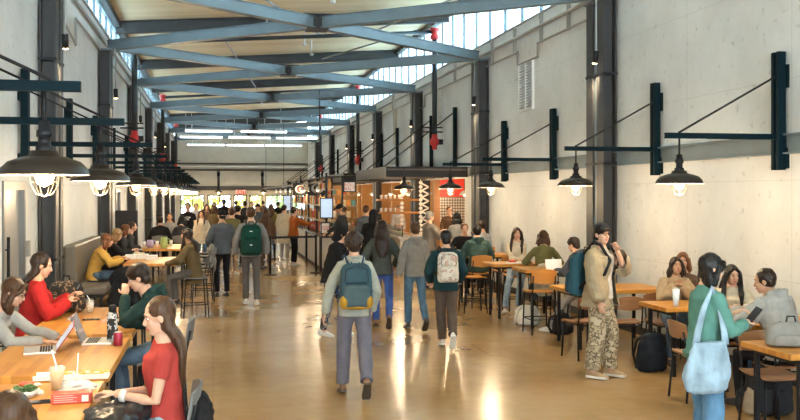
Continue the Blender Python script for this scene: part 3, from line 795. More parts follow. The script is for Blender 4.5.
# ------------------------------------------------------------ canopies over the stalls
M_FASC = mat('canopy_fascia', (0.19, 0.185, 0.165), 0.5, .1)
M_SOFF = mat('canopy_soffit', (0.07, 0.055, 0.045), 0.6)
CAN = [(22.35, 27.1), (29.9, 35.3), (38.2, 43.0), (45.5, 50.0), (52.3, 57.0)]
for k, (a, b) in enumerate(CAN):
    t = thing('canopy', 'flat steel canopy over the food stalls, %s' % ORD[k], 'canopy', (XR, a, 0), 0, 'food stall canopies')
    L = b - a; F = -2.04
    MB().box(F, -.02, 0, L, 2.62, 2.66).build('roof_panel', M_SOFF, t)
    MB().box(F - .02, F, 0, L, 2.44, 2.71).build('fascia', M_FASC, t)
    for y in (0, L - .03):
        MB().box(F, -.02, y, y + .03, 2.46, 2.48).box(F, -.02, y, y + .03, 2.69, 2.71).box(F, -.02, y + .012, y + .022, 2.48, 2.69).build('end_channel', M_BLACK if y == 0 else M_DARK, t)
    for j in range(5):
        y = .4 + j * (L - .8) / 4; MB().box(F, -.05, y - .03, y + .03, 2.48, 2.62).build('rib', M_SOFF, t)
    for y in (L * .22, L * .78):
        MB().box(-.12, -.03, y - .05, y + .05, 2.75, 4.25).build('wall_post', M_TEAL, t)
        MB().tube([(-.1, y, 4.12), (F + .1, y, 2.71)], .016, 6).build('tie_rod', M_BLACK, t)
# ------------------------------------------------------------ service kiosk
M_TILEC = mat('cream_counter_tile', (0.50, 0.45, 0.36), 0.35, var=.06, scale=12)
M_CTOP = mat('dark_counter_top', (.03, .028, .026), .25)
t = thing('service_counter', 'cream tiled service counter with dark top behind the queue belts', 'counter', (2.85, 25.2, 0))
MB().box(0, .7, 0, 14, .08, .88).build('counter_body', M_TILEC, t, bevel=.005)
MB().box(-.04, .74, -.04, 14.04, .88, .93).build('worktop', M_CTOP, t)
MB().box(.04, .66, .04, 13.96, 0, .08).build('plinth', M_BLACK, t)
for y in (.02, 4, 8, 12):
    MB().box(-.05, -.0, y, y + .28, 0, .9).build('counter_panel', M_BLACK, t)
M_SHELFW = mat('lit_shelf_board', (.5, .36, .2), .5)  # even tan board colour
t = thing('display_frame', 'black steel display frame with shelves standing along the service counter', 'shelf', (3.05, 26.0, .93))
for y in (0, 2.4, 4.8, 7.2, 9.6, 12.0):
    for x in (0, .45): MB().box(x - .025, x + .025, y - .025, y + .025, 0, 1.62).build('upright', M_BLACK, t)
for z in (.35, .8, 1.25, 1.6):
    MB().box(-.02, .47, 0, 12, z - .02, z + .01).build('shelf', M_SHELFW if z < 1.5 else M_BLACK, t)
rnd = random.Random(5)
PCOL = [mat('pack_white', (.75, .72, .66), .5), mat('pack_red', (.55, .08, .05), .5), mat('pack_orange', (.7, .3, .06), .5), mat('pack_amber', (.4, .2, .05), .25), mat('pack_teal', (.1, .3, .3), .5), mat('pack_cream', (.7, .6, .42), .5)]
def bottle(x, y, z, m, h, lab, grp, cache={}):
    key = (m.name, h > .25)
    if key not in cache:
        o = MB().lathe((0, 0, 0), [(0, 0), (.04, 0), (.042, .02), (.042, .17), (.018, .22), (.016, .26), (.02, .265), (.02, .285), (0, .285)], 10).build('bottle', m, None, smooth=True)
        cache[key] = o
    else: o = cache[key].copy(); C.objects.link(o)
    o.location = (x, y, z); tag(o, lab, 'bottle', grp)
def carton(x, y, z, m, lab, grp, cache={}):
    if m.name not in cache:
        o = MB().box(-.07, .07, -.05, .05, 0, .16).add([(-.07, -.05, .16), (.07, -.05, .16), (.07, .05, .16), (-.07, .05, .16), (-.07, 0, .21), (.07, 0, .21)], [(0, 1, 5, 4), (2, 3, 4, 5), (0, 4, 3), (1, 2, 5)]).build('carton', m, None)
        cache[m.name] = o
    else: o = cache[m.name].copy(); C.objects.link(o)
    o.location = (x, y, z); tag(o, lab, 'carton', grp)
for lv, z in enumerate((.94, 1.30, 1.75, 2.20)):
    y = 26.2
    while y < 37.8:
        q = rnd.random(); m = rnd.choice(PCOL)
        if z < 2.0 or q < .7:
            if q < .5: bottle(3.17, y, z, m, .28, 'small %s bottle on the %s of the black display frame' % (m.name.split('_')[1], ['worktop level', 'lowest shelf', 'middle shelf', 'top shelf'][lv]), 'bottles on the display frame')
            else: carton(3.2, y, z, m, 'small %s carton on the %s of the black display frame' % (m.name.split('_')[1], ['worktop level', 'lowest shelf', 'middle shelf', 'top shelf'][lv]), 'cartons on the display frame')
        y += rnd.uniform(.22, .5)
# stall counters with food under warm light
t = thing('food_counter', 'food stall counter under the nearest canopy, lit warm, with trays on top', 'counter', (4.65, 23.6, 0))
MB().box(0, .75, 0, 9.2, 0, .9).build('counter_body', M_TILEC, t, bevel=.005)
MB().box(-.05, .8, -.05, 9.25, .9, .95).build('worktop', mat('steel_worktop', (.55, .52, .48), .3, .6), t)
m = MB(); m.box(.05, .07, 0, 9.2, .95, 1.25); m.build('sneeze_guard', M_GLASS, t)
M_FOODS = [mat('food_orange', (.75, .33, .06), .6, var=.3, scale=40), mat('food_red', (.6, .1, .05), .6, var=.3, scale=40), mat('food_green', (.2, .4, .06), .6, var=.3, scale=40), mat('food_cream', (.8, .65, .4), .6, var=.2, scale=40)]
for k in range(14):
    y = 24.0 + k * .62
    t = thing('food_tray', 'steel tray of %s food, %s on the stall counter' % (['orange', 'red', 'green', 'cream'][k % 4], ORD[k]), 'tray', (5.0, y, .95), 0, 'food trays')
    MB().lathe((0, 0, 0), [(0, 0), (.17, 0), (.2, .05), (.215, .05), (.18, -.0)], 4).xf(Matrix.Rotation(PI / 4, 4, 'Z')).build('tray', mat('tray_steel', (.6, .6, .6), .3, .8), t)
    MB().ell((0, 0, .03), (.13, .13, .04), n=10, k=5).build('food', M_FOODS[k % 4], t, smooth=True)
t = thing('hanging_shelf', 'two wooden shelves hanging above the stall counter with white cups', 'shelf', (5.0, 26.2, 1.5))
for z in (0, .36): MB().box(-.5, .75, -.15, .15, z, z + .05).build('shelf', M_PLY, t)
for x in (-.45, .7):
    MB().tube([(x, 0, 0), (x, 0, 1.12)], .012, 6).build('hanger', M_BLACK, t)
for k in range(9):
    o = MB().lathe((0, 0, 0), [(0, 0), (.03, 0), (.042, .11), (.038, .11), (.028, .01)], 10).build('cup', PCOL[0], None, smooth=True, label='white cup on the %s hanging shelf over the stall counter' % ('upper' if k < 5 else 'lower'), cat='cup', group='cups on the hanging shelves')
    o.location = (4.62 + (k % 5) * .13, 26.2, 1.91 if k < 5 else 1.55)
# product shelf behind the cap worker
t = thing('product_shelf', 'product shelf with red and white packs behind the person in the black cap', 'shelf', (3.9, 33.2, 0))
MB().box(0, 1.1, .3, .33, 0, 2.35).build('back_panel', M_ORANGE, t)
for x in (0, 1.1): MB().box(x - .02, x + .02, 0, .33, 0, 2.35).build('side_panel', M_SHELFW, t)
for z in (.4, .8, 1.2, 1.6, 2.0): MB().box(.02, 1.08, 0, .3, z, z + .03).build('shelf', M_SHELFW, t)
for z in (.83, 1.23, 1.63, 2.03):
    for k in range(6):
        m = rnd.choice(PCOL)
        (bottle if rnd.random() < .5 else (lambda x, y, z, m, h, l, g: carton(x, y, z, m, l, g)))(4.02 + k * .17, 33.34, z, m, .28, '%s pack on a product shelf behind the person in the black cap' % m.name.split('_')[1], 'packs on the product shelf')
# back-wall red panel and patterned tiles, ochre partitions
MB().box(6.7, 8.95, 28.28, 28.34, 1.96, 2.85).build('red_panel', mat('red_panel_paint', (.75, .04, .03), .45), None, label='bright red panel on the stall partition above patterned tiles', cat='panel')
m = MB(); m.box(6.7, 8.95, 28.31, 28.34, .9, 1.95, 0)
for i in range(27):
    for j in range(12):
        x = 6.72 + i * .083; z = .92 + j * .086
        m.add([(x, 28.305, z + .02), (x + .055, 28.305, z), (x + .075, 28.305, z + .055), (x + .02, 28.305, z + .075)], [(0, 1, 2, 3)], 1)
m.build('patterned_tiles', [mat('tile_dark', (.12, .1, .09), .4), mat('tile_light', (.6, .55, .5), .3)], None, label='dark and white patterned tile wall under the red panel', cat='tiles')
for k, (y, x0) in enumerate([(28.4, 6.6), (40.6, 7.6), (49.0, 7.6)]):
    MB().box(x0, 9.0, y - .06, y + .06, 0, 2.9).build('partition', M_ORANGE, None, label='%s ochre partition between the food stalls' % ORD[k], cat='partition', group='stall partitions')
MB().box(5.86, 6.02, 25.0, 25.14, 0, 2.44).build('wood_post', M_WALNUT, None, label='brown wooden post at the first food stall', cat='post')
t = thing('zigzag_panel', 'tall black panel with white triangle pattern at the food stall', 'panel', (5.93, 26.4, 0))
MB().box(-.14, .14, 0, .04, 0, 2.44).build('board', M_BLACK, t)
m = MB()
for j in range(10):
    z = .35 + j * .2
    m.bar((-.11, -.004, z), (.10, -.004, z + .1), .006, .045).bar((.10, -.004, z + .1), (-.11, -.004, z + .2), .006, .045)
m.build('triangle_pattern', PCOL[0], t)
for k, (x, y) in enumerate([(5.35, 26.9), (5.62, 25.6)]):
    m = MB()
    for j in range(13): m.ell((0, 0, .95 + j * .118), (.055, .02, .05), n=8, k=5)
    m.tube([(0, 0, .9), (0, 0, 2.46)], .01, 5)
    o = m.build('hanging_garland', PCOL[0], None, label=['white beaded garland hanging at the stall, left one', 'white beaded garland hanging at the stall, right one'][k], cat='garland'); o.location = (x, y, 0)
# stall pendants
M_GLOBE = mat('warm_globe', (1, .9, .7), .4, emit=(1, .78, .5), es=7)
k = 0
for x, y in ((6.6, 24.6), (7.2, 26.5), (6.7, 28.6), (7.3, 31), (7.0, 34), (7.0, 37.5), (7, 42), (7, 46), (7, 51), (7, 55.5)):
    t = thing('stall_lamp', 'white dome lamp inside the food stalls, %s' % ORD[k], 'lamp', (x, y, 2.02), 0, 'lamps in the food stalls'); k += 1
    MB().tube([(0, 0, .1), (0, 0, .88)], .008, 5).build('cord', M_BLACK, t)
    MB().lathe((0, 0, 0), [(.02, .12), (.05, .11), (.11, .06), (.15, 0), (.14, 0), (.1, .05), (.04, .09)], 16).build('shade', M_WHITE, t, smooth=True)
    MB().ell((0, 0, .03), .05, n=10, k=6).build('globe', M_GLOBE, t, smooth=True)
    lamp_light((x, y, 1.92), 42)
# lamps under the canopies (small downlights set in the soffit)
k = 0
for a, b in CAN:
    for q in (.2, .5, .8):
        y = a + (b - a) * q
        t = thing('downlight', 'round downlight under the food stall canopies, %s' % ORD[k], 'light', (5.1, y, 2.575), 0, 'canopy downlights'); k += 1
        MB().lathe((0, 0, 0), [(0, .045), (.07, .045), (.07, -.03), (.055, -.03), (.05, 0), (0, 0)], 14).build('housing', M_BLACK, t, smooth=True)
        MB().lathe((0, 0, -.005), [(0, 0), (.05, 0), (.05, -.01), (0, -.01)], 12).build('lens', M_GLOBE, t)
        lamp_light((5.1, y, 2.5), 16)
# menu boards and signs
M_SCR = mat('screen_blue', (.25, .32, .42), .3, emit=(.62, .78, 1.0), es=.3)
M_BOARDW = mat('sign_white', (.85, .83, .8), .5)
M_BOARDT = mat('sign_red_text', (.6, .06, .05), .5)
def screen(u, d, z0, w, h, lab):
    p = atd(u, d, z0); t = thing('menu_screen', lab, 'screen', p, -YAW * .5, None)
    MB().box(-w / 2 - .03, w / 2 + .03, 0, .05, -.03, h + .03).build('bezel', M_BLACK, t)
    MB().box(-w / 2, w / 2, -.006, 0, 0, h).build('display', M_SCR, t)
    m = MB()
    for j in range(10): m.box(-w / 2 + .04, w / 2 - .05 - .06 * (j % 3), -.009, -.006, h * (.06 + .09 * j), h * (.06 + .09 * j) + h * .02)
    m.build('menu_lines', mat('screen_ink', (.35, .42, .55), .5, emit=(.35, .42, .6), es=.6), t)
    MB().box(-.03, .03, .05, .1, -z0, 2.62 - z0).build('pole', M_BLACK, t)
screen(326.5, 25.6, 1.42, .30, .50, 'tall bright menu screen above the service counter, nearer one')
screen(288, 41.0, 1.35, .36, .62, 'tall menu screen farther back at the left end of the display frame')
def hang_sign(u, d, z, w, h, lines, lab, name='hanging_sign', size=.1, rodto=2.62, bg=M_BLACK):
    p = atd(u, d, z); t = thing(name, lab, 'sign', p, -YAW * .5)
    MB().box(-w / 2, w / 2, 0, .03, 0, h).build('sign_board', bg, t)
    if bg is M_BLACK: MB().box(-w / 2 + .03, w / 2 - .03, -.004, 0, .03, h - .03).build('sign_face', M_BOARDW, t)
    text(lines, size, M_BOARDT, t, (0, -.008, h / 2))
    if rodto: MB().tube([(-w / 3, .015, h), (-w / 3, .015, rodto - z)], .008, 5).tube([(w / 3, .015, h), (w / 3, .015, rodto - z)], .008, 5).build('rod', M_BLACK, t)
    return t
hang_sign(349.5, 26.3, 2.10, .34, .30, 'ROLL\nBALT', 'small square white sign with two lines of red letters hanging over the stall', size=.12)
t = hang_sign(325.5, 25.3, .98, .26, .32, 'ORDER\nHERE', 'small white notice with red writing standing on the service counter', name='counter_notice', size=.07, rodto=None)
MB().box(-.03, .03, 0, .03, -.05, 0).build('stand', M_BLACK, t)
def logo(u, d, z, lab, ring, dot):
    p = atd(u, d, z); t = thing('logo_sign', lab, 'sign', p, -YAW * .5)
    MB().box(-.26, .26, 0, .05, 0, .44).build('sign_board', M_BLACK, t)
    q = [( .19 * math.cos(a * PI / 12), .22 + .15 * math.sin(a * PI / 12)) for a in range(24)]
    MB().prism(q, -.01, 0).build('emblem_disc', M_BOARDW if ring == 0 else mat('grey_blue_disc', (.35, .4, .45), .5), t)
    q = [( .12 * math.cos(a * PI / 12), .22 + .12 * math.sin(a * PI / 12)) for a in range(24)]
    MB().prism(q, -.02, -.01).build('emblem_ring', dot, t)
    q = [( .06 * math.cos(a * PI / 8), .22 + .06 * math.sin(a * PI / 8)) for a in range(16)]
    MB().prism(q, -.03, -.02).build('emblem_center', M_BOARDW, t)
    MB().box(-.02, .02, .01, .04, .44, 2.7 - z if z < 2.3 else .5).build('hanger', M_BLACK, t)
logo(300.5, 33.0, 2.0, 'black square sign with round white and dark red emblem under the canopies, farther one', 0, mat('emblem_dark_red', (.25, .05, .04), .5))
logo(317.5, 29.4, 2.0, 'black square sign with grey blue round emblem under the canopies, nearer one', 1, M_BLACK)
# row of small wall washers hanging over the kiosk
MB().box(2.95, 3.02, 26, 58, 2.36, 2.42).tube([(2.98, 27, 2.4), (2.98, 27, 5.05)], .012, 5).tube([(2.98, 41, 2.4), (2.98, 41, 5.05)], .012, 5).tube([(2.98, 55, 2.4), (2.98, 55, 5.05)], .012, 5).build('light_track', M_BLACK, None, label='long black light track hung over the service counter', cat='track')
pr2 = None
for k, y in enumerate([27.5, 30, 32.5, 35, 37.5, 40, 43, 46]):
    lab = 'small white spotlight on the track over the service counter, %s' % ORD[k]
    if pr2 is None:
        pr2 = thing('track_spotlight', lab, 'spotlight', (2.98, y, 2.14), 0, 'track spotlights')
        MB().tube([(0, 0, .22), (0, 0, .1)], .01, 5).build('stem', M_BLACK, pr2)
        MB().lathe((0, 0, 0), [(0, .13), (.03, .12), (.06, .03), (.065, 0), (.055, 0), (0, .04)], 12).build('housing', M_WHITE, pr2, smooth=True)
        MB().ell((0, 0, .02), (.045, .045, .03), n=10, k=5).build('lens', M_GLOBE, pr2)
    else: dup(pr2, (2.98, y, 2.14), None, lab)
    if k % 2 == 0: lamp_light((2.98, y, 2.08), 14)
# queue stanchions
def stanchion(x, y, lab):
    t = thing('stanchion', lab, 'stanchion', (x, y, 0), 0, 'queue stanchions')
    MB().lathe((0, 0, 0), [(0, 0), (.17, 0), (.17, .012), (.05, .035), (0, .035)], 20).build('base', M_BLACK, t, smooth=True)
    MB().tube([(0, 0, .03), (0, 0, .96)], .03, 12).build('post', M_BLACK, t, smooth=True)
    MB().lathe((0, 0, .9), [(0, 0), (.038, 0), (.038, .1), (0, .1)], 12).build('belt_head', M_BLACK, t)
S = [(1.42, 24.2), (1.36, 26.8), (2.62, 24.6), (1.9, 30.0), (2.35, 27.8)]
for k, (x, y) in enumerate(S): stanchion(x, y, ['black queue stanchion at the front left corner of the belt', 'black queue stanchion just behind the front left one', 'black queue stanchion beside the service counter corner', 'black queue stanchion farthest back near the orange sweater', 'black queue stanchion between belt and service counter'][k])
def belt(a, b, lab):
    MB().bar((a[0], a[1], .945), (b[0], b[1], .945), .004, .055).build('queue_belt', M_BLACK, None, label=lab, cat='belt')
belt(S[0], S[2], 'black queue belt stretched across in front of the service counter')
belt(S[0], S[1], 'black queue belt running back from the front left stanchion')
belt(S[1], S[3], 'black queue belt farthest back in the queue')

# ------------------------------------------------------------ table items
M_PAPERW = mat('white_paper', (.60, .59, .57), .7, bump=.4, scale=25)
M_PLAST = mat('clear_plastic', (.80, .82, .80), .15, alpha=.28)
M_RED = mat('red_carton', (.62, .07, .04), .45)
ZT = .91
def item(o, lab, cat, grp=None): return tag(o, lab, cat, grp)
def cup(p, h, r, body, lab, straw=None, lid=True, fill=None):
    t = thing('drink_cup', lab, 'cup', p)
    MB().lathe((0, 0, 0), [(0, 0), (r * .72, 0), (r, h), (r * .95, h), (r * .68, .006), (0, .006)], 20).build('cup_body', body, t, smooth=True)
    if fill: MB().lathe((0, 0, .008), [(0, 0), (r * .66, 0), (r * .9, h * .8), (0, h * .8)], 18).build('drink', fill, t, smooth=True)
    if lid: MB().lathe((0, 0, h), [(r * 1.03, -.004), (r * 1.03, .01), (r * .8, .016), (0, .016)], 20).build('lid', M_PLAST, t, smooth=True)
    if straw: MB().tube([(0, 0, .02), (-.005, 0, h + .02), (-.03, .0, h + straw)], .0045, 6).build('straw', M_BOARDW, t)
    return t
cup(at(57, 390, ZT), .125, .044, M_PLAST, 'clear takeaway cup with yellow drink and white straw on the nearest table', .11, True, mat('yellow_drink', (.80, .45, .05), .3))
cup(at(90, 313, ZT), .11, .04, M_PLAST, 'clear takeaway cup with pale drink and straw on the third left table', .06, True, mat('pale_drink', (.75, .66, .55), .3))
# wrapped food heap and tray
def heap(p, r, m, lab, name, cat, seed=0, n=18, sub=()):
    rn = random.Random(seed); b = MB(); k = 12
    rings = []
    for i in range(8):
        a = PI / 2 * i / 7.2
        rings.append([(r[0] * math.cos(a) * math.cos(2 * PI * j / n) * rn.uniform(.8, 1.12), r[1] * math.cos(a) * math.sin(2 * PI * j / n) * rn.uniform(.8, 1.12), r[2] * math.sin(a) * rn.uniform(.75, 1.1)) for j in range(n)])
    o = b.loft(rings).build(name, m, None, smooth=False, label=lab, cat=cat); o.location = p
    return o
heap(at(76, 388, ZT), (.12, .10, .05), M_PAPERW, 'crumpled white sandwich wrap beside the yellow drink', 'food_wrapper', 'wrapper', 3)
t = thing('food_tray', 'long paper tray with fries and a white fork behind the crumpled wrap', 'tray', at(72, 378, ZT), 0)
MB().box(-.22, .22, -.06, .06, 0, .006).box(-.22, .22, -.066, -.06, 0, .03).box(-.22, .22, .06, .066, 0, .03).build('paper_tray', M_BOARDW, t)
m = MB(); rn = random.Random(2)
for k in range(26):
    x = rn.uniform(-.12, .2); y = rn.uniform(-.045, .045); a = rn.uniform(0, 6.3)
    m.bar((x - .025 * math.cos(a), y - .02 * math.sin(a), .018 + rn.uniform(0, .02)), (x + .025 * math.cos(a), y + .02 * math.sin(a), .02 + rn.uniform(0, .02)), .009, .009)
o = m.build('fries', mat('fries', (.75, .45, .12), .6), t); o['kind'] = 'stuff'
MB().bar((.03, -.0, .03), (.035, .02, .15), .008, .003).build('fork', M_BOARDW, t)
t = thing('paper_box', 'red printed paper food box on the nearest table', 'box', at(72, 402, ZT), .05)
MB().box(-.105, .105, -.05, .05, 0, .055).build('box_body', M_RED, t, bevel=.004)
MB().box(.055, .09, -.052, -.05, .01, .045).build('white_label', M_BOARDW, t)
m = MB()
for k in range(4): m.box(-.09, .03 - .02 * (k % 2), -.0515, -.05, .01 + .011 * k, .014 + .011 * k)
m.build('printed_lines', mat('pink_print', (.85, .45, .4), .5), t)
t = thing('salad_bowl', 'white bowl with green salad at the left of the nearest table', 'bowl', at(24, 397, ZT), 0)
MB().lathe((0, 0, 0), [(0, 0), (.05, 0), (.085, .04), (.08, .04), (.045, .006), (0, .006)], 18).build('bowl', M_BOARDW, t, smooth=True)
m = MB(); rn = random.Random(8)
for k in range(40):
    c = Vector((rn.uniform(-.06, .06), rn.uniform(-.06, .06), rn.uniform(.035, .06)))
    m.ell(c, (.018, .012, .006), Matrix.Rotation(rn.uniform(0, 3), 3, 'Z') @ Matrix.Rotation(rn.uniform(-1, 1), 3, 'X'), n=6, k=4)
o = m.build('salad', mat('salad_green', (.05, .12, .03), .5, var=.6, scale=60), t); o['kind'] = 'stuff'
t = thing('food_pouch', 'small red and brown snack pouch behind the salad bowl', 'snack', at(27, 387, ZT), 0)
MB().ell((0, 0, .018), (.05, .03, .018), n=12, k=6).build('pouch', mat('red_brown_pack', (.5, .1, .05), .4, var=.4, scale=40), t, smooth=True)
MB().ell((.055, 0, .012), (.03, .022, .012), n=10, k=5).build('napkin_tuft', M_PAPERW, t)
heap(at(37, 394, ZT), (.04, .04, .03), M_PAPERW, 'small crumpled napkin between the salad bowl and the red box', 'napkin', 'napkin', 9, 10)
def phone(p, rz, lab, z=0):
    t = thing('phone', lab, 'phone', p, rz)
    MB().box(-.038, .038, -.075, .075, 0, .009).build('phone_body', M_BLACK, t, bevel=.003)
    MB().box(-.034, .034, -.07, .07, .009, .0095).build('phone_screen', mat('dark_screen', (.03, .035, .045), .1), t)
    return t
phone(at(36, 403, ZT), HW + .2, 'dark phone lying beside the red paper box')
phone(at(91, 320, ZT), HW, 'dark phone lying on the third left table')
heap(at(73, 320, ZT), (.06, .05, .03), M_PAPERW, 'crumpled napkin on the third left table', 'napkin', 'napkin', 5, 12)
heap(at(35, 340, ZT), (.11, .06, .03), mat('kraft_paper', (.55, .32, .12), .8), 'brown paper bag with pastry beside the typing person', 'paper_bag', 'bag', 11, 12)
def laptop(p, rz, lab, mbase, mlid, ang=110, w=.32, dp=.22, scr=None):
    """keyboard side faces local -y, screen hinge at +y"""
    t = thing('laptop', lab, 'laptop', p, rz)
    MB().box(-w / 2, w / 2, -dp / 2, dp / 2, 0, .014).build('base', mbase, t, bevel=.003)
    k = MB()
    for i in range(12):
        for j in range(5): k.box(-w / 2 + .02 + i * (w - .04) / 12, -w / 2 + .02 + (i + .8) * (w - .04) / 12, .0 + j * .018, .014 + j * .018, .014, .016)
    o = k.build('keyboard', M_BLACK, t)
    a = R(ang); d = Vector((0, -math.cos(a) * -1 * -1, math.sin(a)))
    d = Vector((0, -math.cos(a), math.sin(a)))
    A = Vector((0, dp / 2, .014)); Mx = Matrix((Vector((1, 0, 0)), d, Vector((1, 0, 0)).cross(d))).transposed()
    MB().obox(A + d * dp / 2, (w, dp, .007), Mx).build('lid', mlid, t, bevel=.002)
    nrm = Vector((1, 0, 0)).cross(d)
    sgn = 1 if nrm.y < 0 else -1
    MB().obox(A + d * dp / 2 + nrm * sgn * .0045, (w - .02, dp - .02, .001), Mx).build('screen', scr or M_BOARDW, t)
    return t
M_ALU = mat('silver_aluminium', (.55, .55, .55), .35, .5)
M_MAROON = mat('maroon_lid', (.30, .03, .03), .4)
M_SCROFF = mat('laptop_screen', (.35, .4, .45), .2, emit=(.6, .7, .8), es=.35)
laptop(at(40, 351, ZT), -HW - .1 + .25, 'open laptop with maroon lid before the typing person with glasses', M_ALU, M_MAROON, 125, scr=M_SCROFF)
laptop(at(99, 342, ZT), HW, 'open silver laptop with sticker covered lid before the boy in the green hoodie', M_ALU, mat_blotch('sticker_lid', [(.35, .33, .32), (.1, .1, .1), (.5, .2, .15), (.7, .7, .7)], 22), 112, scr=mat('dark_laptop_screen', (.08, .08, .09), .2, emit=(.6, .6, .62), es=.12))
laptop(atd(557, 14.0, .90), .15, 'open white laptop on the high table on the right', M_ALU, M_BOARDW, 100, w=.27, dp=.17, scr=M_BOARDW)
t = thing('water_bottle', 'black water bottle covered in stickers standing on the table edge', 'bottle', at(112.5, 341, ZT))
MB().lathe((0, 0, 0), [(0, 0), (.04, 0), (.042, .01), (.042, .2), (.03, .23), (0, .23)], 20).build('bottle_body', mat_blotch('sticker_black', [(.02, .02, .02), (.02, .02, .02), (.5, .5, .5), (.02, .02, .02)], 18), t, smooth=True)
MB().lathe((0, 0, .23), [(0, 0), (.03, 0), (.03, .04), (.02, .05), (0, .05)], 16).build('cap', M_BLACK, t, smooth=True)
t = thing('drink_can', 'dark red can at the foot of the sticker covered bottle', 'can', at(118, 345.5, ZT))
MB().lathe((0, 0, 0), [(0, .0), (.028, 0), (.033, .008), (.033, .09), (.028, .1), (0, .1)], 18).build('can_body', mat('can_red', (.35, .03, .06), .3, .4), t, smooth=True)
MB().lathe((0, 0, .1), [(0, 0), (.027, 0), (.026, .003), (0, .003)], 16).build('can_top', M_ALU, t)
# far left table items
def jug(p, m, lab, h=.2):
    t = thing('jug', lab, 'jug', p)
    MB().lathe((0, 0, 0), [(0, 0), (.07, 0), (.08, h * .4), (.065, h), (.058, h), (.07, h * .4), (0, .01)], 18).build('jug_body', m, t, smooth=True)
    MB().tube([(.06, 0, h * .9), (.12, 0, h * .8), (.12, 0, h * .35), (.075, 0, h * .2)], .01, 6).build('handle', m, t, smooth=True)
jug(atd(164, 20.9, .86), mat('lime_plastic', (.45, .55, .18), .4), 'pale green jug on the second far left table', .24)
jug(atd(150, 21.1, .86), mat('lilac_plastic', (.45, .35, .55), .4), 'lilac jug left of the pale green jug', .17)
for k, (u, d, m, l) in enumerate([(131, 17.4, M_BOARDW, 'white foam box on the booth table, left'), (143, 17.5, M_BOARDW, 'white foam box on the booth table, middle'), (152, 17.2, M_BOARDW, 'white foam box on the booth table, right end'), (139, 17.9, PCOL[5], 'cream paper box at the far edge of the booth table')]):
    t = thing('takeout_box', l, 'box', atd(u, d, .86))
    MB().box(-.1, .1, -.08, .08, 0, .05).build('box_base', m, t, bevel=.004); MB().box(-.1, .1, -.08, .08, .052, .085).build('box_lid', m, t, bevel=.01)
for k, (u, d, l) in enumerate([(144, 21.4, 'white cup on the jug table, left'), (157, 21.6, 'white cup on the jug table between the jugs'), (171, 21.9, 'white cup on the jug table, right end')]):
    cup(atd(u, d, .86), .12, .04, M_BOARDW, l, None, True)
# right items
cup(atd(676, 10.7, .78), .20, .042, mat('pale_blue_tumbler', (.62, .72, .80), .35), 'tall pale blue tumbler in front of the girl resting chin on hands', None, True)
t = thing('food_tray', 'small red and white food tray before the girl in the cream top', 'tray', atd(514, 15.75, .90))
MB().box(-.13, .13, -.08, .08, 0, .02).build('tray', M_BOARDW, t, bevel=.004); MB().ell((-.03, 0, .035), (.07, .05, .03), n=10, k=5).build('food', M_FOODS[1], t, smooth=True)
t = thing('food_tray', 'brown food carton between the smiling girl and the grey hoodie', 'tray', (5.25, 8.75, .78))
MB().box(-.1, .1, -.08, .08, 0, .04).build('tray', mat('kraft_board', (.45, .27, .12), .8), t, bevel=.004); MB().ell((0, 0, .04), (.07, .05, .03), n=10, k=5).build('food', M_FOODS[3], t, smooth=True)

seat('ply_stool', 5.62, 19.4, 0, 'honey plywood stool under the person in the pale shirt by the wall', GC)
seat('grey_stool', -.92, 10.75, PI, 'grey stool at the end of the third left table, black coat on its back', 'grey counter stools')
seat('grey_stool', -1.3, 24.6, 0, 'grey stool at the farthest left table, left one', 'grey counter stools')
seat('grey_stool', -.8, 24.6, 0, 'grey stool at the farthest left table, right one', 'grey counter stools')
# ============================================================ PEOPLE
SKIN = {'light': mat('skin_light', (0.56, 0.33, 0.225), 0.5, spec=.35), 'tan': mat('skin_tan', (0.45, 0.25, 0.155), 0.5, spec=.35), 'brown': mat('skin_brown', (0.30, 0.155, 0.09), 0.5, spec=.35)}
def hairmat(name, c):
    return mat(name, tuple(x * .62 for x in c), 0.42, var=.35, scale=22, bump=.5, stretch=(3, 3, .35), spec=.3)
HAIR = {'black': hairmat('hair_black', (0.012, 0.010, 0.010)), 'dark': hairmat('hair_dark_brown', (0.035, 0.018, 0.011)), 'brown': hairmat('hair_brown', (0.10, 0.045, 0.02)),
        'auburn': hairmat('hair_auburn', (0.24, 0.085, 0.03)), 'blond': hairmat('hair_blond', (0.45, 0.25, 0.10)), 'grey': hairmat('hair_grey', (0.30, 0.285, 0.265))}
M_EYE = mat('eye_white', (.75, .73, .7), .2); M_IRIS = mat('iris_dark', (.03, .018, .012), .1); M_LIP = mat('lips', (.5, .14, .12), .45)
M_SOLEW = mat('shoe_sole_white', (.7, .68, .62), .6)
def cloth(name, c, **k):
    k.setdefault('var', .10); k.setdefault('scale', 14); k.setdefault('bump', .35); k.setdefault('spec', .2)
    return mat(name, tuple(x * .80 for x in c), .9, **k)
def V(*a): return Vector(a)
WR = {}
def wtex(size):
    if size not in WR:
        t = bpy.data.textures.new('folds', 'CLOUDS'); t.noise_scale = size; t.noise_depth = 2; WR[size] = t
    return WR[size]

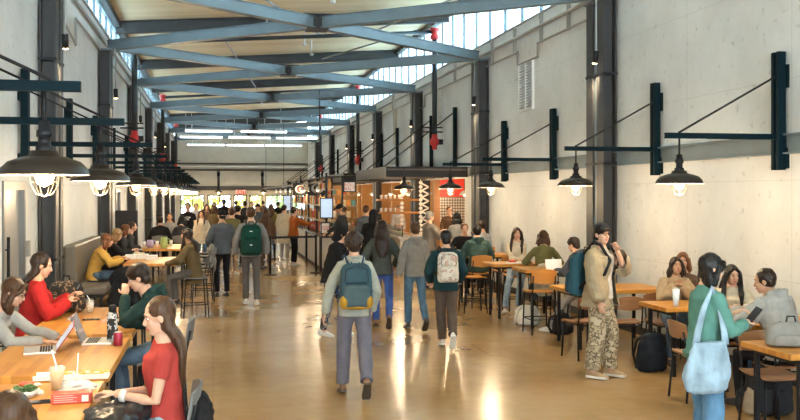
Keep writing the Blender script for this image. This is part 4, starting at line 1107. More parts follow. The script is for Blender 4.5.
def fuse(mb, name, m, parent, voxel, smooth_it=4, fold=0.0, fsize=.12, seed=None):
    """merge the pieces of one garment or body into one continuous surface"""
    me = bpy.data.meshes.new(name); me.from_pydata(mb.v, [], mb.f)
    o = bpy.data.objects.new(name, me); C.objects.link(o)
    r = o.modifiers.new('r', 'REMESH'); r.mode = 'VOXEL'; r.voxel_size = voxel
    if smooth_it:
        s = o.modifiers.new('s', 'SMOOTH'); s.factor = .5; s.iterations = smooth_it
    if fold:
        d = o.modifiers.new('d', 'DISPLACE'); d.texture = wtex(fsize); d.strength = fold; d.mid_level = .5; d.texture_coords = 'LOCAL'
    dg = bpy.context.evaluated_depsgraph_get(); me2 = bpy.data.meshes.new_from_object(o.evaluated_get(dg))
    me2.name = name; o.modifiers.clear(); old = o.data; o.data = me2; bpy.data.meshes.remove(old)
    me2.materials.clear(); me2.materials.append(m)
    me2.polygons.foreach_set('use_smooth', [True] * len(me2.polygons))
    o.parent = parent
    return o

def ik(a, t, l1, l2, pole):
    d = t - a; L = d.length; mx = (l1 + l2) * .995
    if L > mx: t = a + d * (mx / L); d = t - a; L = mx
    if L < abs(l1 - l2) + .02: L = abs(l1 - l2) + .02
    n = d.normalized(); x = (l1 * l1 - l2 * l2 + L * L) / (2 * L); h = math.sqrt(max(0, l1 * l1 - x * x))
    p = pole - n * pole.dot(n)
    if p.length < 1e-4: p = n.orthogonal()
    return a + n * x + p.normalized() * h, t

def er(c, X, Y, rx, ry, n=16, p=2.3):
    out = []
    for j in range(n):
        a = 2 * PI * j / n; cx, sy = math.cos(a), math.sin(a)
        out.append(c + X * rx * abs(cx) ** (2 / p) * (1 if cx >= 0 else -1) + Y * ry * abs(sy) ** (2 / p) * (1 if sy >= 0 else -1))
    return out

def person(label, pos, rz, pose='stand', H=1.70, lod=1, skin='light', hair=('black', 'short'), top=None, bottom=None, shoes=None, fem=False, group=None,
           lean=None, bend=0, head=(0, 0), hands=None, feet=None, hipz=None, sleeves=True, coat=None, hoodie=False, wide=1.0, twist=0, bulk=0, glasses=False, elbows=None, cat='person', skirt=0, hood=False, cap=None, neckline=0.0, legl=None, opening=None):
    """heading rz: 0 looks towards +y (away from the viewer), angles in degrees, counter-clockwise from above.
    hands/feet: wrist and ankle targets (left x<0, right x>0) in the person's own frame, metres at 1.75 m height"""
    s = H / 1.75
    t = thing('person', label, cat, (pos[0], pos[1], 0), R(rz), group)
    sh = .158 if fem else .178
    seated = pose.startswith('sit')
    base = hipz if hipz is not None else (.94 * s)
    base = base / s
    ln = R(lean if lean is not None else (6 if seated else 2))
    P = V(0, 0, base)
    Rt = Matrix.Rotation(-ln, 3, 'X'); Rb = Matrix.Rotation(-ln - R(bend), 3, 'X') @ Matrix.Rotation(R(twist), 3, 'Z')
    W_ = P + Rt @ V(0, 0, .20); Cc = W_ + Rb @ V(0, 0, .17); N = W_ + Rb @ V(0, -.015, .32); 
    X1, Y1, Z1 = Rt @ V(1, 0, 0), Rt @ V(0, 1, 0), Rt @ V(0, 0, 1)
    X2, Y2, Z2 = Rb @ V(1, 0, 0), Rb @ V(0, 1, 0), Rb @ V(0, 0, 1)
    yaw, pit = R(head[0]), R(head[1])
    Hm = Matrix.Rotation(yaw, 3, 'Z') @ Matrix.Rotation(-pit, 3, 'X')     # pit>0 looks down
    NB = N + Z2 * .035
    neckdir = (Z2 * .6 + V(0, 0, 1) * .4 + Hm @ V(0, .25, 0) * (.5 if pit > 0 else .3)).normalized()
    HC = NB + neckdir * .125 + Hm @ V(0, .01, .0)
    SL, SR = N + X2 * -(sh - .008) - Z2 * .062, N + X2 * (sh - .008) - Z2 * .062
    HL, HR_ = P + X1 * -.085, P + X1 * .085
    if hands is None: hands = (V(-.235, .08, .86 + (base - .94)), V(.235, .08, .86 + (base - .94))) if not seated else (V(-.14, .34, base + .16), V(.14, .34, base + .16))
    hands = [V(*h) for h in hands]
    if feet is None: feet = (V(-.10, 0, .08), V(.10, .0, .08)) if not seated else (V(-.13, .40, .08 if base < .65 else .30), V(.13, .36, .08 if base < .65 else .30))
    feet = [V(*f) for f in feet]
    ep = elbows or (V(-.6, -.8, -.3), V(.6, -.8, -.3))
    EL, WL = ik(SL, hands[0], .285, .255, V(*ep[0])); ER, WR_ = ik(SR, hands[1], .285, .255, V(*ep[1]))
    kp = V(0, 1, .25)
    KL, AL = ik(HL, feet[0], .43, .42, kp + V(-.12, 0, 0)); KR, AR = ik(HR_, feet[1], .43, .42, kp + V(.12, 0, 0))
    S4 = Matrix.Scale(s, 4)
    b = MB()
    # torso
    wr = (.148, .105) if fem else (.165, .115)
    def torso(mb, inf, low=-.08, hem=None):
        r0 = (wr[0] + inf, wr[1] + inf); rings = []
        if hem is not None:
            zz, fr = hem
            rings.append(er(P + V(0, .02 if seated else 0, zz), V(1, 0, 0), V(0, 1, 0), r0[0] * fr, r0[1] * fr * (1.15 if not seated else 1.1)))
        rings.append(er(P + Z1 * low * .5, X1, Y1, r0[0] + .005, r0[1] + .01))
        rings.append(er(P + Z1 * .06, X1, Y1, r0[0] - .004, r0[1]))
        wq = .125 if fem else .148
        rings.append(er(W_, (X1 + X2).normalized(), (Y1 + Y2).normalized(), wq + inf * 1.15, .095 + inf))
        rings.append(er(Cc - Z2 * .02 + Y2 * .008, X2, Y2, (.141 if fem else .162) + inf, .112 + inf))
        rings.append(er(Cc + Z2 * .07, X2, Y2, (.148 if fem else .168) + inf * .8, .108 + inf))
        rings.append(er(N - Z2 * .055, X2, Y2, sh * .90 + inf * .4, .080 + inf * .8))
        rings.append(er(N - Z2 * .015, X2, Y2, sh * .62 + inf * .3, .068 + inf * .6))
        rings.append(er(N + Z2 * (.032 if mb is not b else .05), X2, Y2, .062, .056))
        mb.loft(rings)
    torso(b, -.008)
    b.tube([N - Z2 * .02, NB + Z2 * .02, HC - Hm @ V(0, .02, .07)], [.062, .052 if fem else .06, .05], 12)
    # head
    hs = 1.0
    b.ell(HC + Hm @ V(0, -.012, .028), (.074 * hs, .092, .092), Hm, 16, 11)
    b.ell(HC + Hm @ V(0, .030, -.040), (.056, .056, .064), Hm, 14, 9)
    b.ell(HC + Hm @ V(0, .058, -.082), (.026, .024, .022), Hm, 10, 7)
    b.tube([HC + Hm @ V(0, .080, .012), HC + Hm @ V(0, .098, -.022), HC + Hm @ V(0, .088, -.034)], [.009, .0135, .010], 8)
    b.ell(HC + Hm @ V(0, .070, .034), (.052, .017, .012), Hm, 10, 6)
    for e in (-1, 1): b.ell(HC + Hm @ V(e * .075, -.005, -.005), (.011, .02, .030), Hm, 8, 6); b.ell(HC + Hm @ V(e * .034, .058, -.02), (.02, .02, .02), Hm, 8, 6)
    # limbs
    k_ = .9 if fem else 1.0
    vx = {0: .0062, 1: .010, 2: .016}[lod]
    for S_, E_, Wd, sd in ((SL, EL, WL, -1), (SR, ER, WR_, 1)):
        b.tube([S_ - X2 * sd * .07 + Z2 * .02, S_ - X2 * sd * .01, S_.lerp(E_, .4), E_, E_.lerp(Wd, .3), E_.lerp(Wd, .95), Wd], [.035, .047 * k_, .043 * k_, .036 * k_, .038 * k_, .026 * k_, .024 * k_], 10)
        f = (Wd - E_).normalized(); side = f.cross(V(0, 0, 1))
        if side.length < .3: side = f.cross(Y2)
        side.normalize(); pn = side.cross(f).normalized()      # pn: back of the hand when the forearm is level
        inward = (V(-sd, 0, 0) - f * f.dot(V(-sd, 0, 0)))
        if abs(f.z) > .6 and inward.length > .1: palm = inward.normalized()
        else: palm = -pn if pn.z > 0 else pn
        wv = f.cross(palm).normalized()
        th = wv if (wv.dot(Y2) + wv.dot(V(0, 0, 1)) * .3) > 0 else -wv
        fr = .0085 if lod == 0 else .0105
        Pm = Wd + f * .045
        Mx = Matrix((th, f, palm)).transposed()
        b.ell(Pm, (.038 * k_, .052, .016), Mx, 12, 7)
        for i, L in enumerate((.066, .075, .07, .056)):
            o_ = Wd + f * .082 + th * (.027 - .018 * i)
            c1 = R(22 + 5 * i); c2 = R(62 + 8 * i)
            q1 = o_ + (f * math.cos(c1) + palm * math.sin(c1)) * L * .55
            q2 = q1 + (f * math.cos(c2) + palm * math.sin(c2)) * L * .5
            b.tube([Wd + f * .05 + th * (.02 - .013 * i), o_, q1, q2], [fr, fr, fr * .95, fr * .8], 7)
        o_ = Wd + f * .02 + th * .022
        q1 = o_ + (f * .6 + th * .75 + palm * .3).normalized() * .042
        b.tube([o_, q1, q1 + (f * .9 + th * .2 + palm * .35).normalized() * .032], [fr * 1.25, fr * 1.1, fr * .85], 7)
    for h_, K_, A_, sd in ((HL, KL, AL, -1), (HR_, KR, AR, 1)):
        b.tube([h_ + Z1 * .03, h_.lerp(K_, .25), K_, K_.lerp(A_, .3), A_], [.082, .078, .052, .05, .034], 12)
        fd = V(0, 1, 0); b.tube([A_, A_ + fd * .06 - V(0, 0, .045)], [.034, .028], 8)
    b.xf(S4)
    fuse(b, 'body', SKIN[skin], t, vx, 2)
    # ---- clothes
    sm = 4 if lod == 0 else 2; cv = {0: .0085, 1: .013, 2: .02}[lod]
    top = top or cloth('cloth_grey', (.2, .2, .2)); bottom = bottom or mat_denim('denim_mid', (.06, .10, .17)); shoes = shoes or M_BLACK
    inf = .011 + bulk
    m = MB()
    hemz = -.07 if coat is None else coat
    torso(m, inf, hem=(hemz, 1.05 if coat is None else (1.1 if not seated else 1.05)))
    for S_, E_, Wd, sd in ((SL, EL, WL, -1), (SR, ER, WR_, 1)):
        if sleeves is True:
            m.tube([S_ - X2 * sd * .085 + Z2 * .03, S_ - X2 * sd * .012 + Z2 * .004, S_.lerp(E_, .45), E_, E_.lerp(Wd, .4), E_.lerp(Wd, .90), E_.lerp(Wd, .985)],
                   [.034 + inf * .4, .052 * k_ + inf * .8, .052 * k_ + inf, .048 * k_ + inf, .046 * k_ + inf, .036 * k_ + inf, .03 + inf * .6], 12)
        else:
            m.tube([S_ - X2 * sd * .085 + Z2 * .03, S_ - X2 * sd * .01 + Z2 * .002, S_.lerp(E_, .30), S_.lerp(E_, .52)], [.036, .056 * k_, .054, .055], 12)
    if hoodie:
        m.tube([N + X2 * -.075 - Z2 * .005 + Y2 * .04, N + X2 * -.085 - Y2 * .04 + Z2 * .01, N - Y2 * .10 + Z2 * .0, N + X2 * .085 - Y2 * .04 + Z2 * .01, N + X2 * .075 - Z2 * .005 + Y2 * .04], [.026, .038, .05, .038, .026], 10)
        m.tube([N - Y2 * .10 + Z2 * .01, N - Y2 * .12 - Z2 * .09], [.085, .035], 12)
    m.xf(S4); jo = fuse(m, 'jacket' if opening or (coat is not None and coat < -.12) else 'top', top, t, cv, sm, .022 + bulk * .5, .13)
    if opening:
        ow, om = opening; m = MB(); torso(m, .010); m.xf(S4); fuse(m, 'shirt', om, t, cv, sm, .008, .1)
        import bmesh
        bm = bmesh.new(); bm.from_mesh(jo.data); Xw, Yw, Zw = X2, Y2, Z2
        kill = []
        for v_ in bm.verts:
            l_ = v_.co / s - N; xx, yy, zz = l_.dot(Xw), l_.dot(Yw), l_.dot(Zw)
            wv_ = ow * (.75 + .25 * math.sin(zz * 9)) + max(0, zz + .10) * .25
            if yy > .03 and abs(xx) < wv_ and -.66 < zz < .08: kill.append(v_)
        bmesh.ops.delete(bm, geom=kill, context='VERTS'); bm.to_mesh(jo.data); bm.free()
        so_ = jo.modifiers.new('Solidify', 'SOLIDIFY'); so_.thickness = .006
    m = MB()
    m.loft([er(P - Z1 * .09, X1, Y1, wr[0] - .01, wr[1] + .005), er(P - Z1 * .02, X1, Y1, wr[0] + .01, wr[1] + .012), er(P + Z1 * .08, X1, Y1, wr[0] - .025, wr[1] - .012)])
    for h_, K_, A_, sd in ((HL, KL, AL, -1), (HR_, KR, AR, 1)):
        dn = (A_ - K_).normalized()
        m.tube([h_ + Z1 * .035, h_.lerp(K_, .22), h_.lerp(K_, .6), K_, K_.lerp(A_, .4), K_.lerp(A_, .80), K_.lerp(A_, .97)],
               [.088, .092, .074 * (wide + 1) / 2, .064 * wide, .062 * wide, .056 * wide, .058 * wide], 14)
    m.xf(S4); fuse(m, 'trousers', bottom, t, cv, sm, .020, .15)
    for A_, K_ in ((AL, KL), (AR, KR)):
        heel_up = (K_ - A_).normalized(); tilt = 0.0
        if not seated and A_.z > .10: tilt = -min(1.1, (A_.z - .08) * 6)
        Rs = Matrix.Rotation(tilt, 3, 'X')
        q = lambda x, y, z: A_ + Rs @ V(x, y, z - .08)
        u = MB(); so = MB()
        prof = [(-.065, .024, .07), (-.055, .033, .095), (-.01, .036, .10), (.05, .038, .078), (.10, .043, .062), (.15, .043, .050), (.19, .032, .038)]
        for mb_, z0, zf in ((u, .022, None), (so, .0, .026)):
            rings = []
            for y, w, h in prof:
                if zf is not None: w += .004; h = zf
                rings.append([q(w * math.cos(a) * (1 if True else 1), y, z0 + (h - z0) * max(0, math.sin(a)) if math.sin(a) >= 0 else z0) for a in [2 * PI * j / 12 for j in range(12)]] if zf is None else
                             [q(-w, y, 0), q(-w, y, h), q(0, y, h), q(w, y, h), q(w, y, 0), q(0, y, 0)])
            mb_.loft(rings); mb_.xf(S4)
        so_o = u.build('shoe', shoes, t, smooth=True)
        so.build('sole', M_SOLEW if shoes.name in ('shoe_white', 'shoe_tan') else mat('dark_sole', (.05, .035, .025), .7), so_o)
    # ---- hair
    hc, style = hair; hm = HAIR[hc]; h = MB(); tied = style.endswith('_back'); style = style.replace('_back', '')
    q = lambda x, y, z: HC + Hm @ V(x, y, z)
    if style != 'bald' and cap is None and not hood:
        h.ell(q(0, -.024, .036), (.086, .096, .094), Hm, 16, 11)
        if style == 'mop':      # thick with fringe
            h.ell(q(0, -.014, .052), (.093, .104, .086), Hm, 16, 10)
            h.tube([q(-.06, .058, .060), q(-.02, .076, .064), q(.03, .076, .062), q(.065, .055, .056)], [.018, .021, .021, .018], 8)
            h.ell(q(0, -.06, -.02), (.072, .05, .06), Hm, 12, 8)
        elif style == 'short':
            h.ell(q(0, -.05, -.01), (.075, .056, .06), Hm, 12, 8)
        elif style in ('long', 'medium', 'verylong'):
            L = {'medium': .20, 'long': .36, 'verylong': .48}[style]
            down = V(0, 0, -1)
            back = -Y2
            # back curtain, hangs from the crown and lies on the back
            rings = []
            for i in range(8):
                f_ = i / 7
                base_c = q(0, -.045 - .01 * f_, 0) if i < 3 else q(0, -.05, 0)
                cz = base_c + down * (L * f_)
                bk = N + back * ((.118 if not tied else .098) + bulk * 1.6)
                if f_ > .12 and L > .3: 
                    w_ = (f_ - .12) / .3; tgt = bk + down * (L * f_ - (q(0, 0, 0).z - bk.z)); cz = cz.lerp(V(tgt.x, tgt.y, cz.z), min(1, w_ * 1.2))
                wd = .088 + .035 * math.sin(PI * min(1, f_ * 1.1)) - (.05 * max(0, f_ - .75) * 4)
                rings.append(er(cz, Hm @ V(1, 0, 0), (Hm @ V(0, 1, 0)), wd, .052 - .022 * f_, 14))
            h.loft(rings)
            for e in (() if tied else (-1, 1)):   # side locks framing the face
                a0 = q(e * .078, .02, .05); a1 = q(e * .092, .03, -.05); a2 = q(e * .10, .02, -.12)
                a3 = N + X2 * e * .10 + Y2 * (.10 + bulk) + down * (.05); a4 = a3 + down * (L - .22) * .9 + Y2 * .015
                pts = [a0, a1, a2] + ([a3, a4] if L > .3 else [])
                h.tube(pts, [.022, .026, .030] + ([.030, .012] if L > .3 else []), 10)
                h.tube([q(e * .012, .066, .10), q(e * .055, .070, .055), q(e * .08, .04, .0)], [.018, .020, .018], 8)
        elif style == 'bun':
            h.ell(q(0, -.05, -.02), (.075, .056, .06), Hm, 12, 8); h.ell(q(0, -.12, .02), (.05, .045, .045), Hm, 12, 8)
        elif style == 'curly':
            rn = random.Random(int(pos[0] * 100) + int(pos[1] * 10))
            for i in range(60):
                a = rn.uniform(0, 6.28); p_ = rn.uniform(-.35, 1.5)
                v_ = V(math.cos(a) * math.cos(p_), math.sin(a) * math.cos(p_), math.sin(p_))
                if v_.y > .45 and v_.z < .45: continue
                h.ell(q(v_.x * .088, -.02 + v_.y * .092, .035 + v_.z * .092), .024, n=7, k=5)
            h.ell(q(0, -.055, -.02), (.075, .05, .06), Hm, 12, 8)
        h.xf(S4); fuse(h, 'hair', hm, t, {0: .0075, 1: .011, 2: .018}[lod], 2, .012, .05)
    if hood:
        h.ell(q(0, -.028, .03), (.10, .108, .11), Hm, 16, 11); h.tube([q(0, -.06, -.02), N - Y2 * .06], [.09, .09], 12)
        h.xf(S4); fuse(h, 'hood', top, t, cv, 2, .01, .1)
    if cap is not None:
        h.ell(q(0, -.016, .055), (.085, .10, .075), Hm, 16, 10); h.obox(q(0, .115, .058), (.12, .10, .012), Hm @ Matrix.Rotation(-.15, 3, 'X'))
        h.xf(S4); fuse(h, 'cap', cap, t, {0: .007, 1: .008, 2: .01}[lod], 1)
        g = MB(); g.ell(q(0, -.055, -.01), (.074, .05, .05), Hm, 12, 8); g.xf(S4); fuse(g, 'hair', hm, t, .012, 1)
    # ---- face
    if lod < 2:
        for e in (-1, 1):
            g = MB(); g.ell(q(e * .030, .069, .010), (.0125, .010, .0055), Hm, 10, 6); g.xf(S4)
            eo = g.build('eye', M_EYE, t, smooth=True)
            g = MB(); g.ell(q(e * .030, .0775, .010), (.006, .004, .006), Hm, 10, 6); g.xf(S4); g.build('iris', M_IRIS, eo, smooth=True)
            g = MB(); g.tube([q(e * .014, .084, .030), q(e * .032, .082, .036), q(e * .048, .070, .030)], [.003, .004, .002], 6); g.xf(S4)
            g.build('eyebrow', hm if hc != 'grey' else HAIR['brown'], t, smooth=True)
        g = MB(); g.tube([q(-.022, .078, -.052), q(-.008, .088, -.050), q(.008, .088, -.050), q(.022, .078, -.052)], [.003, .0055, .0055, .003], 8)
        g.tube([q(-.018, .078, -.058), q(0, .087, -.061), q(.018, .078, -.058)], [.003, .006, .003], 8); g.xf(S4)
        g.build('mouth', M_LIP, t, smooth=True)
    if glasses:
        g = MB()
        for e in (-1, 1):
            g.tube([q(e * .032 + .022 * math.cos(a * PI / 6), .092, .010 + .017 * math.sin(a * PI / 6)) for a in range(13)], .0022, 5)
            g.tube([q(e * .054, .090, .014), q(e * .078, .0, .012)], .002, 5)
        g.tube([q(-.010, .093, .014), q(.010, .093, .014)], .002, 5); g.xf(S4); g.build('glasses', M_BLACK, t)
    fr = dict(root=t, s=s, N=N, P=P, W=W_, X=X2, Y=Y2, Z=Z2, SL=SL, SR=SR, WL=WL, WR=WR_, HC=HC, Hm=Hm, EL=EL, ER=ER, bulk=bulk, AL=AL, AR=AR, sh=sh)
    return fr

def world(fr, v):
    t = fr['root']; v = v * fr['s']
    return Matrix.Translation(t.location) @ Matrix.Rotation(t.rotation_euler.z, 4, 'Z') @ v

def backpack(fr, label, mmain, mpocket=None, mstrap=None, w=.30, h=.44, d=.15, drop=.0, voxel=.009, logo_m=None, straps=True):
    """a backpack worn by a person: top-level, lies against the back"""
    s = fr['s']; t = thing('backpack', label, 'backpack', fr['root'].location, fr['root'].rotation_euler.z)
    X, Y, Z = fr['X'], fr['Y'], fr['Z']; mstrap = mstrap or M_BLACK; mpocket = mpocket or mmain
    back = fr['N'] - Y * (.125 + fr['bulk'] * 1.1) - Z * (.03 + drop)
    def shell(w, h, d0, d1, z1, z0, mb):
        rings = []
        for f_, wf, df in ((0, .55, .35), (.05, .80, .65), (.15, .96, .9), (.5, 1.0, 1.0), (.85, 1.02, 1.05), (.96, .95, .95), (1, .8, .7)):
            z = z1 + (z0 - z1) * f_
            c = back - Z * z - Y * (d0 + (d1 - d0) * df / 2)
            rings.append(er(c, X, Y, w / 2 * wf, (d1 - d0) / 2 * df, 18, 3.5))
        mb.loft(rings)
    m = MB(); shell(w, h, 0, d, 0, h, m); m.xf(Matrix.Scale(s, 4)); fuse(m, 'main_bag', mmain, t, voxel, 2, .008, .1)
    m = MB(); shell(w * .80, h, d * .7, d + .055, h * .45, h * .96, m); m.xf(Matrix.Scale(s, 4)); fuse(m, 'front_pocket', mpocket, t, voxel, 2, .006, .08)
    m = MB(); shell(w * .7, h, d * .6, d + .022, h * .1, h * .45, m); m.xf(Matrix.Scale(s, 4)); fuse(m, 'upper_pocket', mmain, t, voxel, 2, .004, .08)
    m = MB(); m.tube([back + X * -.04 - Y * .02 - Z * .0, back + X * -.035 + Z * .05 - Y * .01, back + X * .035 + Z * .05 - Y * .01, back + X * .04 - Y * .02], .008, 6); m.xf(Matrix.Scale(s, 4)); m.build('grab_handle', mstrap, t)
    z = MB(); q = lambda x, zz: back + X * x - Z * zz - Y * (d + .004)
    z.tube([q(-w * .36, h * .42), q(-w * .33, h * .12), q(0, h * .045), q(w * .33, h * .12), q(w * .36, h * .42)], .004, 5); z.xf(Matrix.Scale(s, 4)); z.build('zip', M_BLACK, t)
    if straps:
        for e, S_ in ((-1, fr['SL']), (1, fr['SR'])):
            b_ = .03 + fr['bulk']
            pts = [back + X * e * .07 - Z * .02, fr['N'] + X * e * .10 + Z * (.035 + fr['bulk']) - Y * .03, fr['N'] + X * e * .11 + Y * (.06) + Z * (.012 + b_ * .5), fr['N'] + X * e * .115 + Y * (.115 + b_) - Z * .12,
                   fr['N'] + X * e * .15 + Y * (.07 + b_) - Z * .27, fr['N'] + X * e * (.18 + fr['bulk']) - Z * .33 - Y * .02, back + X * e * w * .42 - Z * h * .8]
            m = MB(); m.tube(pts, [(.012, .022)] * len(pts), 8); m.xf(Matrix.Scale(s, 4)); m.build('shoulder_strap', mstrap, t, smooth=True)
    if logo_m:
        for k, (x, zz, w2, h2) in enumerate([(0, h * .22, .05, .012), (0, h * .66, .04, .014)]):
            c = back - Z * zz - Y * (d + (.026 if k == 0 else .058)); m = MB()
            m.obox(c, (w2, .012, h2), Matrix((X, Y, Z)).transposed()); m.xf(Matrix.Scale(s, 4)); m.build('badge', logo_m, t)
    return t

def floor_bag(p, rz, label, mm, w=.32, h=.42, d=.2, strap=None, name='backpack', cat='backpack', slump=0.0, z0=0.0):
    t = thing(name, label, cat, (p[0], p[1], z0), rz)
    m = MB(); rings = []
    for f_, wf, df in ((0, .82, .8), (.08, 1, 1), (.4, 1.02, 1.03), (.75, .92, .85), (.93, .7, .6), (1, .45, .35)):
        rings.append(er(V(0, -slump * f_ * f_, h * f_ + .004), V(1, 0, 0), V(0, 1, 0), w / 2 * wf, d / 2 * df, 18, 3.2))
    m.loft(rings); fuse(m, 'main_bag', mm, t, .011, 2, .02, .1)
    m = MB(); rings = []
    for f_, wf, df in ((.06, .7, .6), (.12, .8, .95), (.35, .8, 1), (.48, .72, .8), (.53, .6, .5)):
        rings.append(er(V(0, -d * .42 - slump * f_ * f_, h * f_), V(1, 0, 0), V(0, 1, 0), w / 2 * wf, d * .22 * df, 16, 3))
    m.loft(rings); fuse(m, 'front_pocket', mm, t, .010, 2, .01, .08)
    sm = strap or M_BLACK
    for e in (-1, 1):
        MB().tube([V(e * .07, d * .25 - slump, h * .93), V(e * .10, d * .62 - slump * .8, h * .8), V(e * .12, d * .68, h * .4), V(e * .12, d * .45, h * .06)], [(.009, .02)] * 4, 7).build('shoulder_strap', sm, t, smooth=True)
    MB().tube([V(-.04, -slump, h * .96), V(-.03, -slump, h + .05), V(.03, -slump, h + .05), V(.04, -slump, h * .96)], .008, 6).build('grab_handle', sm, t)
    return t

def drape(p, rz, lab, m, blobs, name='draped_jacket', cat='jacket', fold=.05, vx=.012):
    t = MB()
    for c, r in blobs: t.ell(c, r, n=14, k=9)
    o = fuse(t, name, m, None, vx, 1, fold, .09); o.location = p; o.rotation_euler = (0, 0, rz)
    return tag(o, lab, cat)
# ============================================================ CAST
K = cloth
c_red = K('cloth_red', (.50, .025, .025)); c_tee = K('cloth_brick_red', (.45, .055, .045), bump=.15)
c_blk = K('cloth_black', (.014, .014, .016)); c_char = K('cloth_charcoal', (.05, .05, .055)); c_gry = K('cloth_grey_mid', (.24, .24, .235))
c_lgry = K('cloth_light_grey', (.42, .41, .39)); c_sage = K('cloth_pale_sage', (.40, .41, .35)); c_dgrn = K('cloth_dark_green', (.02, .05, .045)); c_hgrn = K('cloth_bottle_green', (.045, .085, .075))
c_yel = K('cloth_mustard_yellow', (.62, .36, .08)); c_olv = K('cloth_olive', (.16, .15, .06)); c_olvb = K('cloth_olive_brown', (.15, .105, .05)); c_cream = K('cloth_cream', (.66, .58, .45)); c_beige = K('cloth_beige', (.50, .36, .22))
c_tan = K('cloth_tan_nylon', (.40, .32, .21)); c_orange = K('cloth_rust_orange', (.48, .12, .025)); c_teal = K('cloth_teal_sweater', (.12, .30, .26)); c_brn = K('cloth_brown', (.14, .08, .05))
c_slate = K('cloth_slate', (.10, .115, .135)); c_dgg = K('cloth_green_grey', (.075, .085, .075)); c_navy = K('cloth_navy', (.02, .03, .055)); c_pale = K('cloth_pale_shirt', (.45, .44, .45)); c_pink = K('cloth_dusty_pink', (.45, .28, .26))
c_white = K('cloth_white', (.72, .70, .66))
p_blk = K('trousers_black', (.016, .016, .02)); p_gry = K('trousers_grey', (.13, .12, .115)); p_lil = K('trousers_grey_lilac', (.165, .16, .20)); p_brn = K('trousers_brown_grey', (.115, .085, .068)); p_lgt = K('trousers_light_grey', (.42, .40, .38)); p_khk = K('trousers_khaki', (.30, .23, .15))
j_blue = mat_denim('denim_bright_blue', (.035, .085, .30)); j_mid = mat_denim('denim_mid_blue', (.07, .15, .24)); j_lt = mat_denim('denim_pale', (.28, .38, .48)); j_dk = mat_denim('denim_dark', (.05, .09, .14)); j_sky = mat_denim('denim_sky', (.09, .21, .36))
p_camo = mat_blotch('camouflage_cloth', [(.20, .155, .10), (.37, .30, .20), (.13, .10, .065), (.45, .38, .27)], 13)
p_flor = mat_blotch('dark_floral_cloth', [(.015, .015, .018), (.015, .015, .018), (.30, .28, .30), (.02, .02, .02)], 22)
b_flor = mat_blotch('cream_floral_cloth', [(.5, .44, .38), (.62, .56, .48), (.2, .18, .16), (.55, .35, .28)], 14, (.44, .56, .6))
b_blkflor = mat_blotch('black_floral_bag', [(.02, .017, .015), (.03, .025, .02), (.28, .17, .09), (.02, .02, .02)], 20, (.45, .56, .62))
s_wht = mat('shoe_white', (.65, .62, .58), .5); s_brn = mat('shoe_brown', (.20, .10, .05), .5); s_tan = mat('shoe_tan', (.42, .28, .16), .5); s_dk = mat('shoe_dark', (.03, .03, .03), .5)
def pp(u, d): v = atd(u, d); return (v.x, v.y)
W3 = V
# --- left foreground
fcorner = person('person whose bowed brown hair shows at the bottom left corner', (-.76, 3.62), 2, 'sit', 1.62, 1, 'light', ('brown', 'medium'), c_gry, fem=True, hipz=.62, bend=30, lean=8, head=(0, 25), hands=((-.2, .5, .95), (.2, .5, .95)))
f = person('person in a brick red t-shirt with long brown hair, in profile at the bottom left', (-.25, 5.36), 92, 'sit', 1.52, 0, 'light', ('brown', 'verylong_back'), c_tee, j_lt, s_wht, fem=True, hipz=.79, sleeves=False, lean=2, bend=2, head=(6, 14), hands=((-.10, .30, 1.13), (.04, .31, 1.11)), elbows=(W3(-.4, -.6, -1), W3(.4, -.6, -1)))
wt = MB().tube([(0, 0, 0), (0, .03, 0)], .034, 12); q = world(f, f['WL'].lerp(f['EL'], .12)); 
o = wt.build('wrist_watch', s_wht, None, smooth=True, label='white wrist watch on the arm of the person in the brick red t-shirt', cat='watch'); o.location = q; dv = (world(f, f['EL']) - world(f, f['WL'])).normalized(); o.rotation_euler = dv.to_track_quat('Y', 'Z').to_euler()
person('dark haired person in a bottle green hoodie leaning on the left table, hand on face', (-.38, 8.2), 88, 'sit', 1.66, 0, 'light', ('dark', 'mop'), c_dgrn, j_dk, s_dk, hipz=.75, lean=8, bend=20, head=(0, 22), hoodie=True, hands=((.02, .36, 1.27), (.10, .44, 1.04)), elbows=(W3(-.5, .1, -1), W3(.5, .1, -1)))
person('person with glasses and long brown hair in a grey sweater typing at the left edge', (-1.80, 7.85), -100, 'sit', 1.62, 0, 'light', ('brown', 'medium'), c_lgry, j_dk, s_wht, fem=True, hipz=.74, lean=10, bend=28, head=(0, 24), glasses=True, hands=((-.08, .66, 1.0), (.16, .62, 1.0)), elbows=(W3(-.6, -.2, -1), W3(.6, -.2, -1)))
f = person('person in a bright red sweater with long dark hair looking at a phone', (-1.64, 9.2), -78, 'sit', 1.68, 0, 'light', ('dark', 'verylong_back'), c_red, p_blk, s_dk, fem=True, hipz=.745, lean=4, bend=6, head=(-2, 16), bulk=.02, hands=((-.02, .36, 1.14), (.10, .32, 1.10)))
ph = phone(world(f, f['WL']) + V(.06, .0, .05), 0, 'phone held by the person in the bright red sweater'); ph.rotation_euler = (1.1, 0, -1.2)
person('person with auburn hair in a mustard yellow sweater on the leather booth', (-2.0, 16.9), -88, 'sit', 1.66, 1, 'light', ('auburn', 'medium'), c_yel, j_dk, s_dk, fem=True, hipz=.65, lean=8, bend=20, head=(0, 14), bulk=.015, hands=((-.16, .46, 1.0), (.1, .52, .98)))
person('fair haired person in black seated behind the mustard yellow sweater', (-1.98, 18.75), -85, 'sit', 1.68, 1, 'light', ('blond', 'medium'), c_blk, p_blk, s_dk, fem=True, hipz=.65, lean=8, bend=14, head=(0, 16), hands=((-.1, .5, 1.02), (.1, .48, 1.02)))
person('auburn haired person in dark clothes at the far booth', (-2.0, 21.4), -85, 'sit', 1.66, 2, 'light', ('auburn', 'medium'), c_char, p_blk, s_dk, fem=True, hipz=.65, bend=12)
